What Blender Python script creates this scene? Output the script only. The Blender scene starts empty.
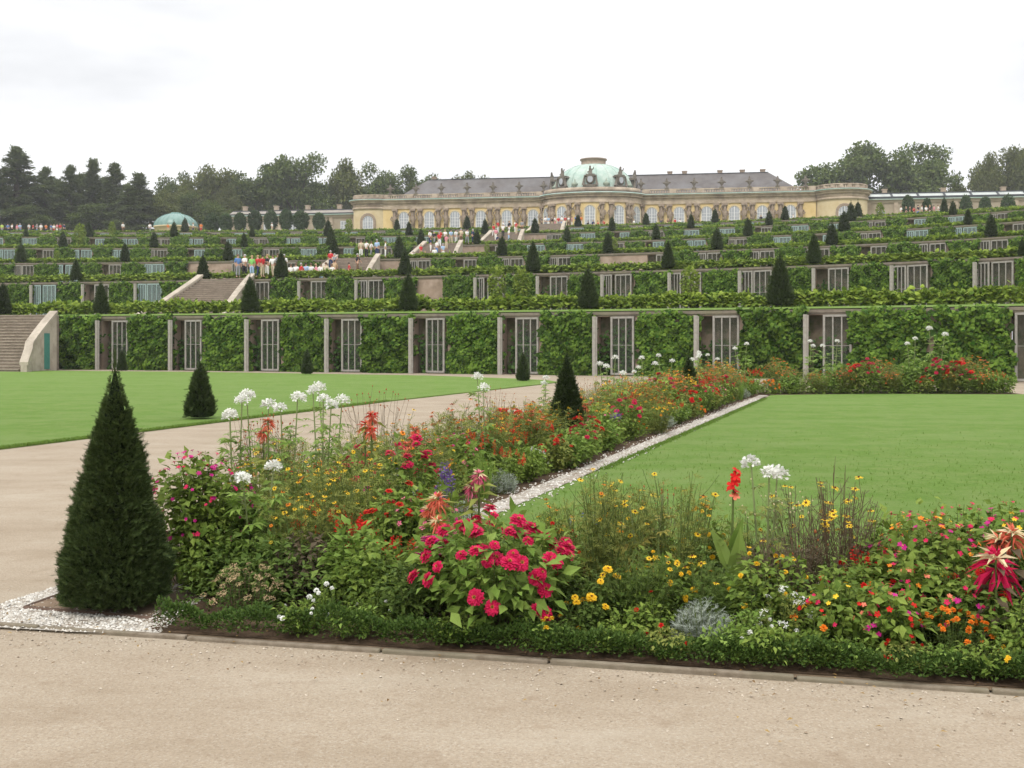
import bpy, bmesh, math, random
import numpy as np
from mathutils import Vector, Matrix, Quaternion
R = math.radians
SC = bpy.context.scene
COL = SC.collection
rng = np.random.default_rng(7)
random.seed(7)

# ------------------------------------------------------------------ camera
EYE, FPX, CX, HY = 1.6, 1081.0, 512.0, 340.0      # eye height; focal length, centre and horizon of the view
cam = bpy.data.objects.new('camera', bpy.data.cameras.new('camera'))
COL.objects.link(cam)
cam.location = (0, 0, EYE); cam.rotation_euler = (R(90), 0, 0)
cam.data.sensor_width = 36; cam.data.lens = 36 * FPX / 1024
cam.data.shift_y = -(384 - HY) / 1024
cam.data.clip_start = 0.1; cam.data.clip_end = 4000
SC.camera = cam

def G(px, py, h=0.0):
    """ground point at height h seen at a pixel"""
    d = FPX * (EYE - h) / (py - HY)
    return np.array([(px - CX) * d / FPX, d, h])
def PX(px, d, h=0.0):
    return np.array([(px - CX) * d / FPX, d, h])
def HT(py, d):
    """height seen at pixel row py at distance d"""
    return EYE + (HY - py) * d / FPX

# ------------------------------------------------------------------ objects
def tag(o, label=None, cat=None, group=None, kind=None):
    if label: o['label'] = label
    if cat: o['category'] = cat
    if group: o['group'] = group
    if kind: o['kind'] = kind
    return o
def empty(name, loc=(0, 0, 0), rz=0.0, label=None, cat=None, group=None):
    o = bpy.data.objects.new(name, None); COL.objects.link(o)
    o.empty_display_size = 0.1
    o.location = tuple(loc); o.rotation_euler = (0, 0, rz)
    return tag(o, label, cat, group)
def link(name, mesh, parent=None, loc=(0, 0, 0), rz=0.0, scale=None):
    o = bpy.data.objects.new(name, mesh); COL.objects.link(o)
    o.location = tuple(float(c) for c in loc); o.rotation_euler = (0, 0, rz)
    if scale is not None: o.scale = (scale,) * 3 if np.isscalar(scale) else scale
    if parent: o.parent = parent
    return o
KIDS = {}
def kids(o): return [c for c in bpy.data.objects if c.parent == o]
def copy_tree(o, children, loc, rz=0.0, scale=1.0, label=None):
    """children: nested list [(object, [children...]), ...]"""
    c = o.copy(); COL.objects.link(c)
    c.location = tuple(float(v) for v in loc); c.rotation_euler = (0, 0, rz); c.scale = (scale,) * 3
    if label: c['label'] = label
    def rec(lst, par):
        for ch, sub in lst:
            d = ch.copy(); COL.objects.link(d); d.parent = par
            rec(sub, d)
    rec(children, c)
    return c
_ORD = ('first second third fourth fifth sixth seventh eighth ninth tenth eleventh twelfth thirteenth fourteenth fifteenth '
        'sixteenth seventeenth eighteenth nineteenth twentieth').split()
_TENS = {2: 'twenty', 3: 'thirty', 4: 'forty', 5: 'fifty', 6: 'sixty'}
def ordw(n):
    if n <= 20: return _ORD[n - 1]
    t, u = divmod(n, 10)
    return _TENS[t] + ('-' + _ORD[u - 1] if u else '').replace('-', '-') if u else _TENS[t][:-1] + 'ieth'

# ------------------------------------------------------------------ materials
def _nt(name):
    m = bpy.data.materials.new(name); m.use_nodes = True
    nt = m.node_tree; b = nt.nodes['Principled BSDF']
    return m, nt, b
def _mix(nt, fac, a, b, blend='MIX'):
    n = nt.nodes.new('ShaderNodeMix'); n.data_type = 'RGBA'; n.blend_type = blend
    for sock, v in ((n.inputs[0], fac), (n.inputs[6], a), (n.inputs[7], b)):
        if isinstance(v, (int, float)): sock.default_value = v
        elif isinstance(v, tuple): sock.default_value = (*v, 1)
        else: nt.links.new(v, sock)
    return n.outputs[2]
def _noise(nt, scale, detail=4, rough=.55, obj=True, dist=0):
    tc = nt.nodes.new('ShaderNodeTexCoord'); n = nt.nodes.new('ShaderNodeTexNoise')
    n.inputs['Scale'].default_value = scale; n.inputs['Detail'].default_value = detail
    n.inputs['Roughness'].default_value = rough; n.inputs['Distortion'].default_value = dist
    nt.links.new(tc.outputs['Object'], n.inputs['Vector'])
    return n.outputs['Fac']
def _ramp(nt, fac, lo, hi):
    n = nt.nodes.new('ShaderNodeMapRange'); n.inputs[1].default_value = lo; n.inputs[2].default_value = hi
    nt.links.new(fac, n.inputs[0]); return n.outputs[0]
def _bump(nt, b, h, strength, dist=.02):
    n = nt.nodes.new('ShaderNodeBump'); n.inputs['Strength'].default_value = strength; n.inputs['Distance'].default_value = dist
    nt.links.new(h, n.inputs['Height']); nt.links.new(n.outputs[0], b.inputs['Normal'])
def surf(name, c1, c2=None, scale=3.0, rough=.85, bump=0.0, spec=.3, c3=None, scale3=.4, lo=.35, hi=.65, detail=5, bdist=.02):
    m, nt, b = _nt(name)
    b.inputs['Roughness'].default_value = rough; b.inputs['Specular IOR Level'].default_value = spec
    if c2 is None: b.inputs['Base Color'].default_value = (*c1, 1)
    else:
        f = _noise(nt, scale, detail, .65)
        col = _mix(nt, _ramp(nt, f, lo, hi), c1, c2)
        if c3 is not None: col = _mix(nt, _ramp(nt, _noise(nt, scale3, 5, .6), .45, .7), col, c3)
        nt.links.new(col, b.inputs['Base Color'])
        if bump: _bump(nt, b, f, bump, bdist)
    return m
def leafmat(name, c1, c2, trans=.3, rough=.6, ovar=.25, spec=.08):
    """leaf/petal material: colour varies leaf by leaf (per mesh island) and plant by plant"""
    m, nt, b = _nt(name)
    g = nt.nodes.new('ShaderNodeNewGeometry'); oi = nt.nodes.new('ShaderNodeObjectInfo')
    col = _mix(nt, g.outputs['Random Per Island'], c1, c2)
    if ovar:
        mr = nt.nodes.new('ShaderNodeMapRange'); mr.inputs[3].default_value = 1 - ovar; mr.inputs[4].default_value = 1 + ovar
        nt.links.new(oi.outputs['Random'], mr.inputs[0])
        v = nt.nodes.new('ShaderNodeHueSaturation'); nt.links.new(mr.outputs[0], v.inputs['Value'])
        nt.links.new(col, v.inputs['Color']); col = v.outputs[0]
    nt.links.new(col, b.inputs['Base Color'])
    b.inputs['Roughness'].default_value = rough; b.inputs['Specular IOR Level'].default_value = spec
    if trans:
        t = nt.nodes.new('ShaderNodeBsdfTranslucent'); nt.links.new(col, t.inputs['Color'])
        mx = nt.nodes.new('ShaderNodeMixShader'); mx.inputs[0].default_value = trans
        nt.links.new(b.outputs[0], mx.inputs[1]); nt.links.new(t.outputs[0], mx.inputs[2])
        nt.links.new(mx.outputs[0], nt.nodes['Material Output'].inputs['Surface'])
    return m
def glassmat(name, tint, clear=.6):
    m, nt, b = _nt(name)
    b.inputs['Base Color'].default_value = (*tint, 1); b.inputs['Roughness'].default_value = .12
    b.inputs['Specular IOR Level'].default_value = .6
    t = nt.nodes.new('ShaderNodeBsdfTransparent'); mx = nt.nodes.new('ShaderNodeMixShader'); mx.inputs[0].default_value = clear
    nt.links.new(b.outputs[0], mx.inputs[1]); nt.links.new(t.outputs[0], mx.inputs[2])
    nt.links.new(mx.outputs[0], nt.nodes['Material Output'].inputs['Surface'])
    return m

# ------------------------------------------------------------------ mesh buffer (numpy scatter of templates)
class Buf:
    def __init__(self): self.v = []; self.loops = []; self.sizes = []; self.mi = []; self.n = 0; self.smooth = []
    def raw(self, verts, faces, mi=0, smooth=False):
        verts = np.asarray(verts, float).reshape(-1, 3)
        self.v.append(verts)
        for f in faces: self.loops.append(np.asarray(f, np.int64) + self.n); self.sizes.append(np.array([len(f)]))
        self.mi.append(np.full(len(faces), mi)); self.smooth.append(np.full(len(faces), smooth)); self.n += len(verts)
    def scatter(self, tmpl, M, P, mi=None):
        tv, tf, tm = tmpl
        P = np.asarray(P, float); n = len(P)
        if n == 0: return
        V = np.einsum('nij,mj->nmi', M, tv) + P[:, None, :]
        m = len(tv); off = (np.arange(n) * m + self.n)
        sizes = np.array([len(f) for f in tf]); flat = np.concatenate([np.asarray(f) for f in tf])
        self.v.append(V.reshape(-1, 3))
        self.loops.append((flat[None, :] + off[:, None]).reshape(-1))
        self.sizes.append(np.tile(sizes, n))
        mm = np.tile(np.asarray(tm), n) if mi is None else np.full(n * len(tf), mi)
        self.mi.append(mm); self.smooth.append(np.zeros(n * len(tf), bool)); self.n += n * m
    def box(self, lo, hi, mi=0, M=None, T=None):
        x0, y0, z0 = lo; x1, y1, z1 = hi
        v = np.array([(x0,y0,z0),(x1,y0,z0),(x1,y1,z0),(x0,y1,z0),(x0,y0,z1),(x1,y0,z1),(x1,y1,z1),(x0,y1,z1)], float)
        if M is not None: v = v @ np.asarray(M).T
        if T is not None: v = v + np.asarray(T)
        self.raw(v, [(0,3,2,1),(4,5,6,7),(0,1,5,4),(1,2,6,5),(2,3,7,6),(3,0,4,7)], mi)
    def tube(self, pts, radii, sides=4, mi=0, cap=True):
        pts = np.asarray(pts, float); k = len(pts)
        radii = np.full(k, radii) if np.isscalar(radii) else np.asarray(radii)
        d = np.gradient(pts, axis=0); d /= np.linalg.norm(d, axis=1)[:, None] + 1e-9
        ref = np.array([0, 0, 1.0]) if abs(d[0][2]) < .9 else np.array([1.0, 0, 0])
        x = np.cross(d, ref); x /= np.linalg.norm(x, axis=1)[:, None] + 1e-9
        y = np.cross(d, x)
        a = np.arange(sides) * 2 * np.pi / sides
        V = pts[:, None, :] + radii[:, None, None] * (np.cos(a)[None, :, None] * x[:, None, :] + np.sin(a)[None, :, None] * y[:, None, :])
        F = [(i*sides+j, i*sides+(j+1)%sides, (i+1)*sides+(j+1)%sides, (i+1)*sides+j) for i in range(k-1) for j in range(sides)]
        if cap and sides > 2: F += [tuple(range(sides)), tuple((k-1)*sides + j for j in reversed(range(sides)))]
        self.raw(V.reshape(-1, 3), F, mi, sides > 4)
    def lathe(self, prof, seg=16, mi=0, a0=0.0, a1=2*math.pi, T=(0, 0, 0), sx=1.0, sy=1.0):
        full = abs(a1 - a0 - 2*math.pi) < 1e-6
        n = seg if full else seg + 1
        ang = a0 + (a1 - a0) * np.arange(n) / seg
        V = [(r*math.cos(t)*sx + T[0], r*math.sin(t)*sy + T[1], z + T[2]) for r, z in prof for t in ang]
        F = []
        for i in range(len(prof) - 1):
            for j in range(seg):
                j2 = (j + 1) % n
                F.append((i*n + j, i*n + j2, (i+1)*n + j2, (i+1)*n + j))
        self.raw(V, F, mi, True)
    def mesh(self, name, mats):
        me = bpy.data.meshes.new(name)
        V = np.concatenate(self.v); L = np.concatenate(self.loops); S = np.concatenate(self.sizes)
        me.vertices.add(len(V)); me.vertices.foreach_set('co', V.astype(np.float32).ravel())
        me.loops.add(len(L)); me.loops.foreach_set('vertex_index', L.astype(np.int32))
        me.polygons.add(len(S))
        st = np.concatenate([[0], np.cumsum(S)[:-1]])
        me.polygons.foreach_set('loop_start', st.astype(np.int32)); me.polygons.foreach_set('loop_total', S.astype(np.int32))
        me.polygons.foreach_set('material_index', np.concatenate(self.mi).astype(np.int32))
        me.polygons.foreach_set('use_smooth', np.concatenate(self.smooth))
        me.update(calc_edges=True); me.validate()
        for m in (mats if isinstance(mats, (list, tuple)) else [mats]): me.materials.append(m)
        return me

def unit(a):
    a = np.asarray(a, float); return a / (np.linalg.norm(a, axis=-1, keepdims=True) + 1e-9)
def frames(D, N, sx=1.0, sy=1.0, sz=None):
    if sz is None: sz = sy
    """matrices whose local y runs along D, local z near N"""
    Y = unit(D); X = np.cross(Y, N); bad = np.linalg.norm(X, axis=1) < 1e-4
    if bad.any(): X[bad] = np.cross(Y[bad], np.array([1.0, .3, .2]))
    X = unit(X); Z = np.cross(X, Y)
    n = len(Y); s = lambda v: np.broadcast_to(np.asarray(v, float), (n,))[:, None]
    return np.stack([X * s(sx), Y * s(sy), Z * s(sz)], axis=2)
def rv(n, s=1.0): return rng.normal(size=(n, 3)) * s
def zalign(d):
    return Vector(d).to_track_quat('Z', 'Y').to_euler()

# ------------------------------------------------------------------ leaf and petal templates (length 1 along y)
def T(v, f, m=None): return (np.array(v, float), f, m if m is not None else [0]*len(f))
LEAF = T([(0,0,0),(-.5,.42,.10),(0,.45,0),(.5,.42,.10),(0,1,-.12)], [(0,2,1),(0,3,2),(1,2,4),(2,3,4)])
QLEAF = T([(0,0,0),(-.5,.45,.06),(0,1,-.05),(.5,.45,.06)], [(0,3,2,1)])
VINE = T([(0,0,0),(-.5,.15,.05),(-.42,.62,.02),(0,1,-.12),(.42,.62,.02),(.5,.15,.05),(0,.4,.12)], [(0,6,1),(1,6,2),(2,6,3),(3,6,4),(4,6,5),(5,6,0)])
def _palm(n=5):
    v, f = [], []
    for i in range(n):
        a = (i - (n-1)/2) * R(38); L = 1 - .12*abs(i-(n-1)/2)
        c, s = math.cos(a), math.sin(a); b = len(v)
        for x, y, z in ((0,0,0),(-.13,.5,.05),(.13,.5,.05),(0,1,-.18)):
            v.append(((x*c + y*L*s), (y*L*c - x*s), z))
        f.append((b, b+2, b+3, b+1))
    return T(v, f)
PALM = _palm()
def _feather(n=7):
    v, f = [], []
    for i in range(n):
        t = .12 + .8*i/(n-1); side = 1 if i % 2 else -1; b = len(v)
        v += [(0, t-.05, 0), (0, t+.10, 0), (side*.44*(1-.5*t), t+.26, .05)]; f.append((b, b+1, b+2))
    b = len(v); v += [(-.02,0,0),(.02,0,0),(0,1.1,-.05)]; f.append((b, b+1, b+2))
    return T(v, f)
FEATHER = _feather()
def _sprig(n=6):
    v, f = [], []
    for i in range(n):
        t = i/(n-1)
        for side in (-1, 1):
            b = len(v); v += [(0, t*.75-.05, 0), (0, t*.75+.09, .01), (side*.36*(1-.45*t), t*.75+.30, .10)]; f.append((b, b+1, b+2))
    return T(v, f)
SPRIG = _sprig()
BLADE = T([(-.5,0,0),(.5,0,0),(.35,.55,.06),(-.35,.55,.06),(0,1,.22)], [(0,1,2,3),(3,2,4)])
exec_marker = None
# ================================================================== world and light (overcast)
SUN_EL, SUN_AZ = 52.0, 200.0
w = bpy.data.worlds.new('World'); SC.world = w; w.use_nodes = True
nt = w.node_tree; bg = nt.nodes['Background']
sky = nt.nodes.new('ShaderNodeTexSky'); sky.sky_type = 'NISHITA'; sky.sun_disc = False
sky.sun_elevation = R(SUN_EL); sky.sun_rotation = R(SUN_AZ); sky.air_density = 1.0; sky.dust_density = 3.0; sky.ozone_density = 1.0
bw = nt.nodes.new('ShaderNodeRGBToBW'); nt.links.new(sky.outputs[0], bw.inputs[0])
tc = nt.nodes.new('ShaderNodeTexCoord'); mp = nt.nodes.new('ShaderNodeMapping'); mp.inputs['Scale'].default_value = (1, 1, 3.2)
nt.links.new(tc.outputs['Generated'], mp.inputs[0])
nz = nt.nodes.new('ShaderNodeTexNoise'); nz.inputs['Scale'].default_value = 2.3; nz.inputs['Detail'].default_value = 5; nz.inputs['Roughness'].default_value = .5
nt.links.new(mp.outputs[0], nz.inputs['Vector'])
# cloud deck: an even pale grey layer with soft darker patches, brighter overhead, over the hazy Nishita sky
cl = nt.nodes.new('ShaderNodeValToRGB'); nt.links.new(nz.outputs['Fac'], cl.inputs[0])
cl.color_ramp.elements[0].position = .34; cl.color_ramp.elements[0].color = (7.1, 7.2, 7.4, 1)
cl.color_ramp.elements[1].position = .56; cl.color_ramp.elements[1].color = (10.2, 10.2, 10.3, 1)
sep = nt.nodes.new('ShaderNodeSeparateXYZ'); nt.links.new(tc.outputs['Generated'], sep.inputs[0])
gr = nt.nodes.new('ShaderNodeMapRange'); nt.links.new(sep.outputs['Z'], gr.inputs[0])
gr.inputs[1].default_value = .3; gr.inputs[2].default_value = 1.0; gr.inputs[3].default_value = 1.0; gr.inputs[4].default_value = 2.1
mu = nt.nodes.new('ShaderNodeVectorMath'); mu.operation = 'SCALE'
nt.links.new(cl.outputs[0], mu.inputs[0]); nt.links.new(gr.outputs[0], mu.inputs['Scale'])
mx = nt.nodes.new('ShaderNodeMix'); mx.data_type = 'RGBA'; mx.inputs[0].default_value = .06
nt.links.new(mu.outputs[0], mx.inputs[6]); nt.links.new(sky.outputs[0], mx.inputs[7])
nt.links.new(mx.outputs[2], bg.inputs['Color']); bg.inputs['Strength'].default_value = 0.1
sun = bpy.data.lights.new('sun', 'SUN'); sun.energy = 1.4; sun.angle = R(16); sun.color = (1, .96, .9)
so = bpy.data.objects.new('sun', sun); COL.objects.link(so)
el, az = R(SUN_EL), R(SUN_AZ)
sdir = Vector((math.sin(az)*math.cos(el), math.cos(az)*math.cos(el), math.sin(el)))
so.rotation_euler = sdir.to_track_quat('Z', 'Y').to_euler(); so.location = (0, 0, 60)
SC.view_settings.view_transform = 'Standard'; SC.view_settings.look = 'None'
SC.view_settings.exposure = 0.28; SC.view_settings.gamma = 1
SC.cycles.use_denoising = True; SC.cycles.denoiser = 'OPENIMAGEDENOISE'; SC.cycles.denoising_prefilter = 'ACCURATE'
SC.cycles.max_bounces = 6; SC.cycles.diffuse_bounces = 3; SC.cycles.transparent_max_bounces = 12
SC.cycles.volume_bounces = 0; SC.cycles.use_adaptive_sampling = True; SC.cycles.adaptive_threshold = .015
SC.cycles.sample_clamp_indirect = 6

# ================================================================== ground materials
def gravelmat():
    m, nt, b = _nt('gravel')
    f1 = _noise(nt, 1.1, 5, .6); f2 = _noise(nt, 60, 3, .7)
    tc = nt.nodes.new('ShaderNodeTexCoord')
    vo = nt.nodes.new('ShaderNodeTexVoronoi'); vo.inputs['Scale'].default_value = 120; nt.links.new(tc.outputs['Object'], vo.inputs['Vector'])
    sp = nt.nodes.new('ShaderNodeSeparateColor'); nt.links.new(vo.outputs['Color'], sp.inputs[0])
    c = _mix(nt, _ramp(nt, f1, .3, .7), (.325, .264, .190), (.395, .330, .248))
    c = _mix(nt, _ramp(nt, f2, .35, .75), c, (.26, .21, .155))
    n2 = nt.nodes.new('ShaderNodeMath'); n2.operation = 'GREATER_THAN'; n2.inputs[1].default_value = .86; nt.links.new(sp.outputs[0], n2.inputs[0])
    h2 = nt.nodes.new('ShaderNodeMath'); h2.operation = 'MULTIPLY'; h2.inputs[1].default_value = .35; nt.links.new(n2.outputs[0], h2.inputs[0])
    c = _mix(nt, h2.outputs[0], c, (.43, .385, .315))
    n3 = nt.nodes.new('ShaderNodeMath'); n3.operation = 'LESS_THAN'; n3.inputs[1].default_value = .10; nt.links.new(sp.outputs[1], n3.inputs[0])
    h3 = nt.nodes.new('ShaderNodeMath'); h3.operation = 'MULTIPLY'; h3.inputs[1].default_value = .4; nt.links.new(n3.outputs[0], h3.inputs[0])
    c = _mix(nt, h3.outputs[0], c, (.20, .145, .095))
    f3 = _noise(nt, 4.5, 6, .7)
    c = _mix(nt, _ramp(nt, f3, .56, .74), c, (.255, .195, .135))
    # damp and trodden patches, drawn out along the kerb
    tcc = nt.nodes.new('ShaderNodeTexCoord'); mpp = nt.nodes.new('ShaderNodeMapping'); mpp.inputs['Rotation'].default_value = (0, 0, R(13)); mpp.inputs['Scale'].default_value = (.55, 1.3, 1)
    nt.links.new(tcc.outputs['Object'], mpp.inputs[0]); nd = nt.nodes.new('ShaderNodeTexNoise'); nd.inputs['Scale'].default_value = 1.3; nd.inputs['Detail'].default_value = 7; nd.inputs['Roughness'].default_value = .65
    nt.links.new(mpp.outputs[0], nd.inputs['Vector'])
    c = _mix(nt, _ramp(nt, nd.outputs['Fac'], .50, .95), c, (.215, .16, .105))
    c = _mix(nt, _ramp(nt, nd.outputs['Fac'], .46, .10), c, (.40, .35, .275))
    nt.links.new(c, b.inputs['Base Color']); b.inputs['Roughness'].default_value = .95; b.inputs['Specular IOR Level'].default_value = .15
    ad = nt.nodes.new('ShaderNodeMath'); ad.operation = 'ADD'; nt.links.new(vo.outputs['Distance'], ad.inputs[0]); nt.links.new(f2, ad.inputs[1])
    _bump(nt, b, ad.outputs[0], .4, .007)
    return m
def lawnmat():
    m, nt, b = _nt('lawn_grass')
    f1 = _noise(nt, .45, 5, .6); f2 = _noise(nt, 9, 5, .75); f3 = _noise(nt, 90, 3, .8)
    c = _mix(nt, _ramp(nt, f1, .34, .66), (.108, .205, .032), (.158, .262, .055))
    c = _mix(nt, _ramp(nt, f2, .35, .7), c, (.090, .17, .024))
    c = _mix(nt, _ramp(nt, f3, .3, .75), c, (.150, .25, .046))
    c = _mix(nt, _ramp(nt, _noise(nt, 1.6, 7, .78), .44, .72), c, (.205, .268, .082))
    c = _mix(nt, _ramp(nt, _noise(nt, 30, 4, .8), .50, .75), c, (.075, .14, .02))
    # mown streaks running across
    tc = nt.nodes.new('ShaderNodeTexCoord'); mpp = nt.nodes.new('ShaderNodeMapping')
    mpp.inputs['Rotation'].default_value = (0, 0, R(18)); mpp.inputs['Scale'].default_value = (.35, 1.1, 1)
    nt.links.new(tc.outputs['Object'], mpp.inputs[0])
    ns = nt.nodes.new('ShaderNodeTexNoise'); ns.inputs['Scale'].default_value = 1.0; ns.inputs['Detail'].default_value = 4; nt.links.new(mpp.outputs[0], ns.inputs['Vector'])
    c = _mix(nt, _ramp(nt, ns.outputs['Fac'], .42, .92), c, (.185, .262, .078))
    nt.links.new(c, b.inputs['Base Color']); b.inputs['Roughness'].default_value = .9; b.inputs['Specular IOR Level'].default_value = .1
    _bump(nt, b, f3, .8, .03)
    return m
def whitegravel():
    m, nt, b = _nt('white_gravel')
    tc = nt.nodes.new('ShaderNodeTexCoord')
    vo = nt.nodes.new('ShaderNodeTexVoronoi'); vo.inputs['Scale'].default_value = 48; nt.links.new(tc.outputs['Object'], vo.inputs['Vector'])
    sp = nt.nodes.new('ShaderNodeSeparateColor'); nt.links.new(vo.outputs['Color'], sp.inputs[0])
    c = _mix(nt, sp.outputs[0], (.32, .28, .23), (.54, .51, .46))
    c = _mix(nt, _ramp(nt, _noise(nt, 3.5, 6, .75), .44, .64), c, (.24, .185, .13))
    nt.links.new(c, b.inputs['Base Color']); b.inputs['Roughness'].default_value = .9
    _bump(nt, b, vo.outputs['Distance'], .8, .02)
    return m
M_GRAVEL = gravelmat(); M_LAWN = lawnmat(); M_WHITE = whitegravel()
M_SOIL = surf('soil', (.075, .05, .032), (.12, .08, .052), 14, .95, .6, .1, bdist=.03)
M_EDGE = surf('edge_dirt', (.13, .092, .06), (.24, .18, .12), 9, .95, .5, .1, c3=(.12, .085, .05), scale3=3)
M_KERB = surf('kerb_stone', (.15, .12, .085), (.25, .21, .16), 12, .9, .4, .2, c3=(.18, .16, .11), scale3=2.5)
M_TURF = surf('turf', (.095, .16, .03), (.15, .215, .05), 6, .9, .4, .1)
M_EARTH = surf('terrace_earth', (.20, .20, .09), (.14, .17, .05), 1.2, .95, .3, .1)

def poly(name, pts, z, mat, kind='structure', skirt=0.0):
    bm = bmesh.new()
    vs = [bm.verts.new((float(p[0]), float(p[1]), z)) for p in pts]
    f = bm.faces.new(vs)
    if f.normal.z < 0: f.normal_flip()
    if skirt:
        lo = [bm.verts.new((v.co.x, v.co.y, z - skirt)) for v in vs]
        for i in range(len(vs)):
            j = (i + 1) % len(vs); bm.faces.new((vs[i], lo[i], lo[j], vs[j]))
    bmesh.ops.triangulate(bm, faces=[f]) if len(pts) > 4 else None
    bmesh.ops.recalc_face_normals(bm, faces=bm.faces)
    me = bpy.data.meshes.new(name); bm.to_mesh(me); bm.free(); me.materials.append(mat)
    o = link(name, me); o['kind'] = kind
    return o

def grid_ground():
    b = Buf(); S = 1400
    b.raw([(-S, -300, 0), (S, -300, 0), (S, 1900, 0), (-S, 1900, 0)], [(0, 1, 2, 3)])
    o = link('ground', b.mesh('ground', M_GRAVEL)); o['kind'] = 'structure'
grid_ground()

# --- plan of the parterre: everything follows the garden axis (about 19.5 degrees to the view)
AX = np.array([.354, 1.0]); AXU = AX / np.linalg.norm(AX); AXP = np.array([AXU[1], -AXU[0]])      # along, and to the lawn side
YEW0 = np.array([-2.35, 6.4])
def strip(s, off):            # s metres beyond the near yew along the row of yews, off metres to the lawn side
    return YEW0 + AXU * s + AXP * off
def kerb_y(x): return 5.80 - .223 * (x + 1.86)
KD = unit(np.array([1.0, -.223])); KN = np.array([.2177, .976])
def bed(px, off):             # point in the front bed below pixel column px, off metres behind the kerb
    # solve x = (px-CX)/FPX*y , y = kerb_y(x)+off
    t = (px - CX) / FPX
    y = (5.80 - .223 * 1.86 + off) / (1 + .223 * t)
    return np.array([t * y, y])

lawn_l = [(-8.9, 11.6), (-34, 14), (-46, 62), G(0, 370.6)[:2], G(220, 372.8)[:2], G(430, 376.2)[:2], G(515, 379.2)[:2], G(548, 381)[:2], G(558, 382.6)[:2], G(545, 384.4)[:2], (-3.2, 28)]
def curve_edge(pts):  return pts
poly('lawn', lawn_l, .03, M_LAWN, skirt=.05)
lawn_r = [(-.85, 7.95), (1.07, 13.1), (6.74, 28.9), (7.4, 30.9), (10.5, 31.6), (14.7, 31.3), (25, 29.5), (11, 5.3)]
poly('lawn', lawn_r, .03, M_LAWN, skirt=.05)
# soil of the beds, white gravel ribbons, edging
front = [bed(150, .06), bed(400, .06), bed(700, .06), bed(1024, .06), bed(1500, .06), bed(1500, 2.1), bed(1000, 2.1), bed(560, 2.1), bed(300, 2.1), bed(160, 1.3)]
poly('flower_bed_soil', front, .016, M_SOIL)
poly('flower_bed_soil', [strip(.9, -.75), strip(.9, .72), strip(26.5, .72), strip(26.5, -.75)], .026, M_SOIL)
farb = [(7.1, 31.0), (14.9, 31.55), (14.9, 33.4), (7.1, 33.2)]
poly('flower_bed_soil', farb, .024, M_SOIL)
poly('white_gravel_path', [strip(1.2, .73), strip(1.2, .97), strip(26, .97), strip(26, .73)], .036, M_WHITE)
# ornamental pad of white gravel round the near yew, bare earth in its middle
pad = [G(-60, 622)[:2], G(0, 606)[:2], G(62, 587)[:2], G(215, 586)[:2], G(205, 600)[:2], G(158, 637)[:2], G(70, 634)[:2], G(-60, 626)[:2]]
poly('white_gravel_path', pad, .014, M_WHITE)
poly('flower_bed_soil', [G(28, 609)[:2], G(78, 593)[:2], G(206, 595)[:2], G(150, 619)[:2]], .020, surf('bare_earth', (.17, .12, .08), (.25, .185, .13), 10, .95, .5, .1))
# kerb: worn stone edging pieces
def kerb():
    b = Buf()
    xs = -3.6
    while xs < 5.2:
        L = rng.uniform(.75, 1.15); a = np.array([xs, kerb_y(xs)]); c = np.array([xs + L - .012, kerb_y(xs + L - .012)])
        h = rng.uniform(.016, .028); dz = rng.uniform(-.004, .004)
        d = unit(c - a); ang = math.atan2(d[1], d[0]) + rng.normal(0, .006); Mr = np.array([[math.cos(ang), -math.sin(ang), 0], [math.sin(ang), math.cos(ang), 0], [0, 0, 1]])
        b.box((0, -.02, -.05), (np.linalg.norm(c - a), .018, h + dz), 0, Mr, (a[0], a[1], 0))
        xs += L
    me = b.mesh('kerb', M_KERB); o = link('kerb', me); o['kind'] = 'structure'
    md = o.modifiers.new('bevel', 'BEVEL'); md.width = .008; md.segments = 2
kerb()
poly('edge_dirt', [bed(160, 0), bed(520, 0), bed(1024, 0), bed(1500, 0), bed(1500, .32), bed(1024, .32), bed(520, .32), bed(160, .30)], .012, M_EDGE)
# loose pebbles of the white gravel and of the bed edge
PEB = T([(0,0,.5),(.5,0,0),(.1,.45,0),(-.45,.2,0),(-.3,-.42,0),(.25,-.4,0)], [(0,1,2),(0,2,3),(0,3,4),(0,4,5),(0,5,1)])
def in_poly(pts, p):
    pts = np.asarray(pts)[:, :2]; x, y = p[:, 0], p[:, 1]; c = np.zeros(len(p), bool); j = len(pts) - 1
    for i in range(len(pts)):
        xi, yi = pts[i]; xj, yj = pts[j]
        k = ((yi > y) != (yj > y)) & (x < (xj - xi) * (y - yi) / (yj - yi + 1e-12) + xi); c ^= k; j = i
    return c
def fill(pts, n):
    pts = np.asarray(pts)[:, :2]; lo, hi = pts.min(0), pts.max(0)
    out = np.zeros((0, 2))
    while len(out) < n:
        q = rng.uniform(lo, hi, size=(n * 2, 2)); out = np.concatenate([out, q[in_poly(pts, q)]])
    return out[:n]
def pebbles(name, pts2, z, size, mat):
    n = len(pts2); b = Buf()
    D = np.c_[rng.normal(size=(n, 2)), rng.normal(0, .25, n)]; N = np.c_[rng.normal(0, .25, (n, 2)), np.ones(n)]
    s = rng.uniform(.5, 1.4, n) * size
    b.scatter(PEB, frames(D, N, s, s * rng.uniform(.6, 1.1, n), s * .8), np.c_[pts2, np.full(n, z)])
    o = link(name, b.mesh(name, mat)); o['kind'] = 'stuff'
M_PEBW = leafmat('white_pebble', (.40, .36, .30), (.70, .68, .63), 0, .8, 0)
M_PEBB = leafmat('brown_pebble', (.26, .20, .14), (.55, .48, .39), 0, .9, 0)
ring = pad[1:7]
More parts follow.
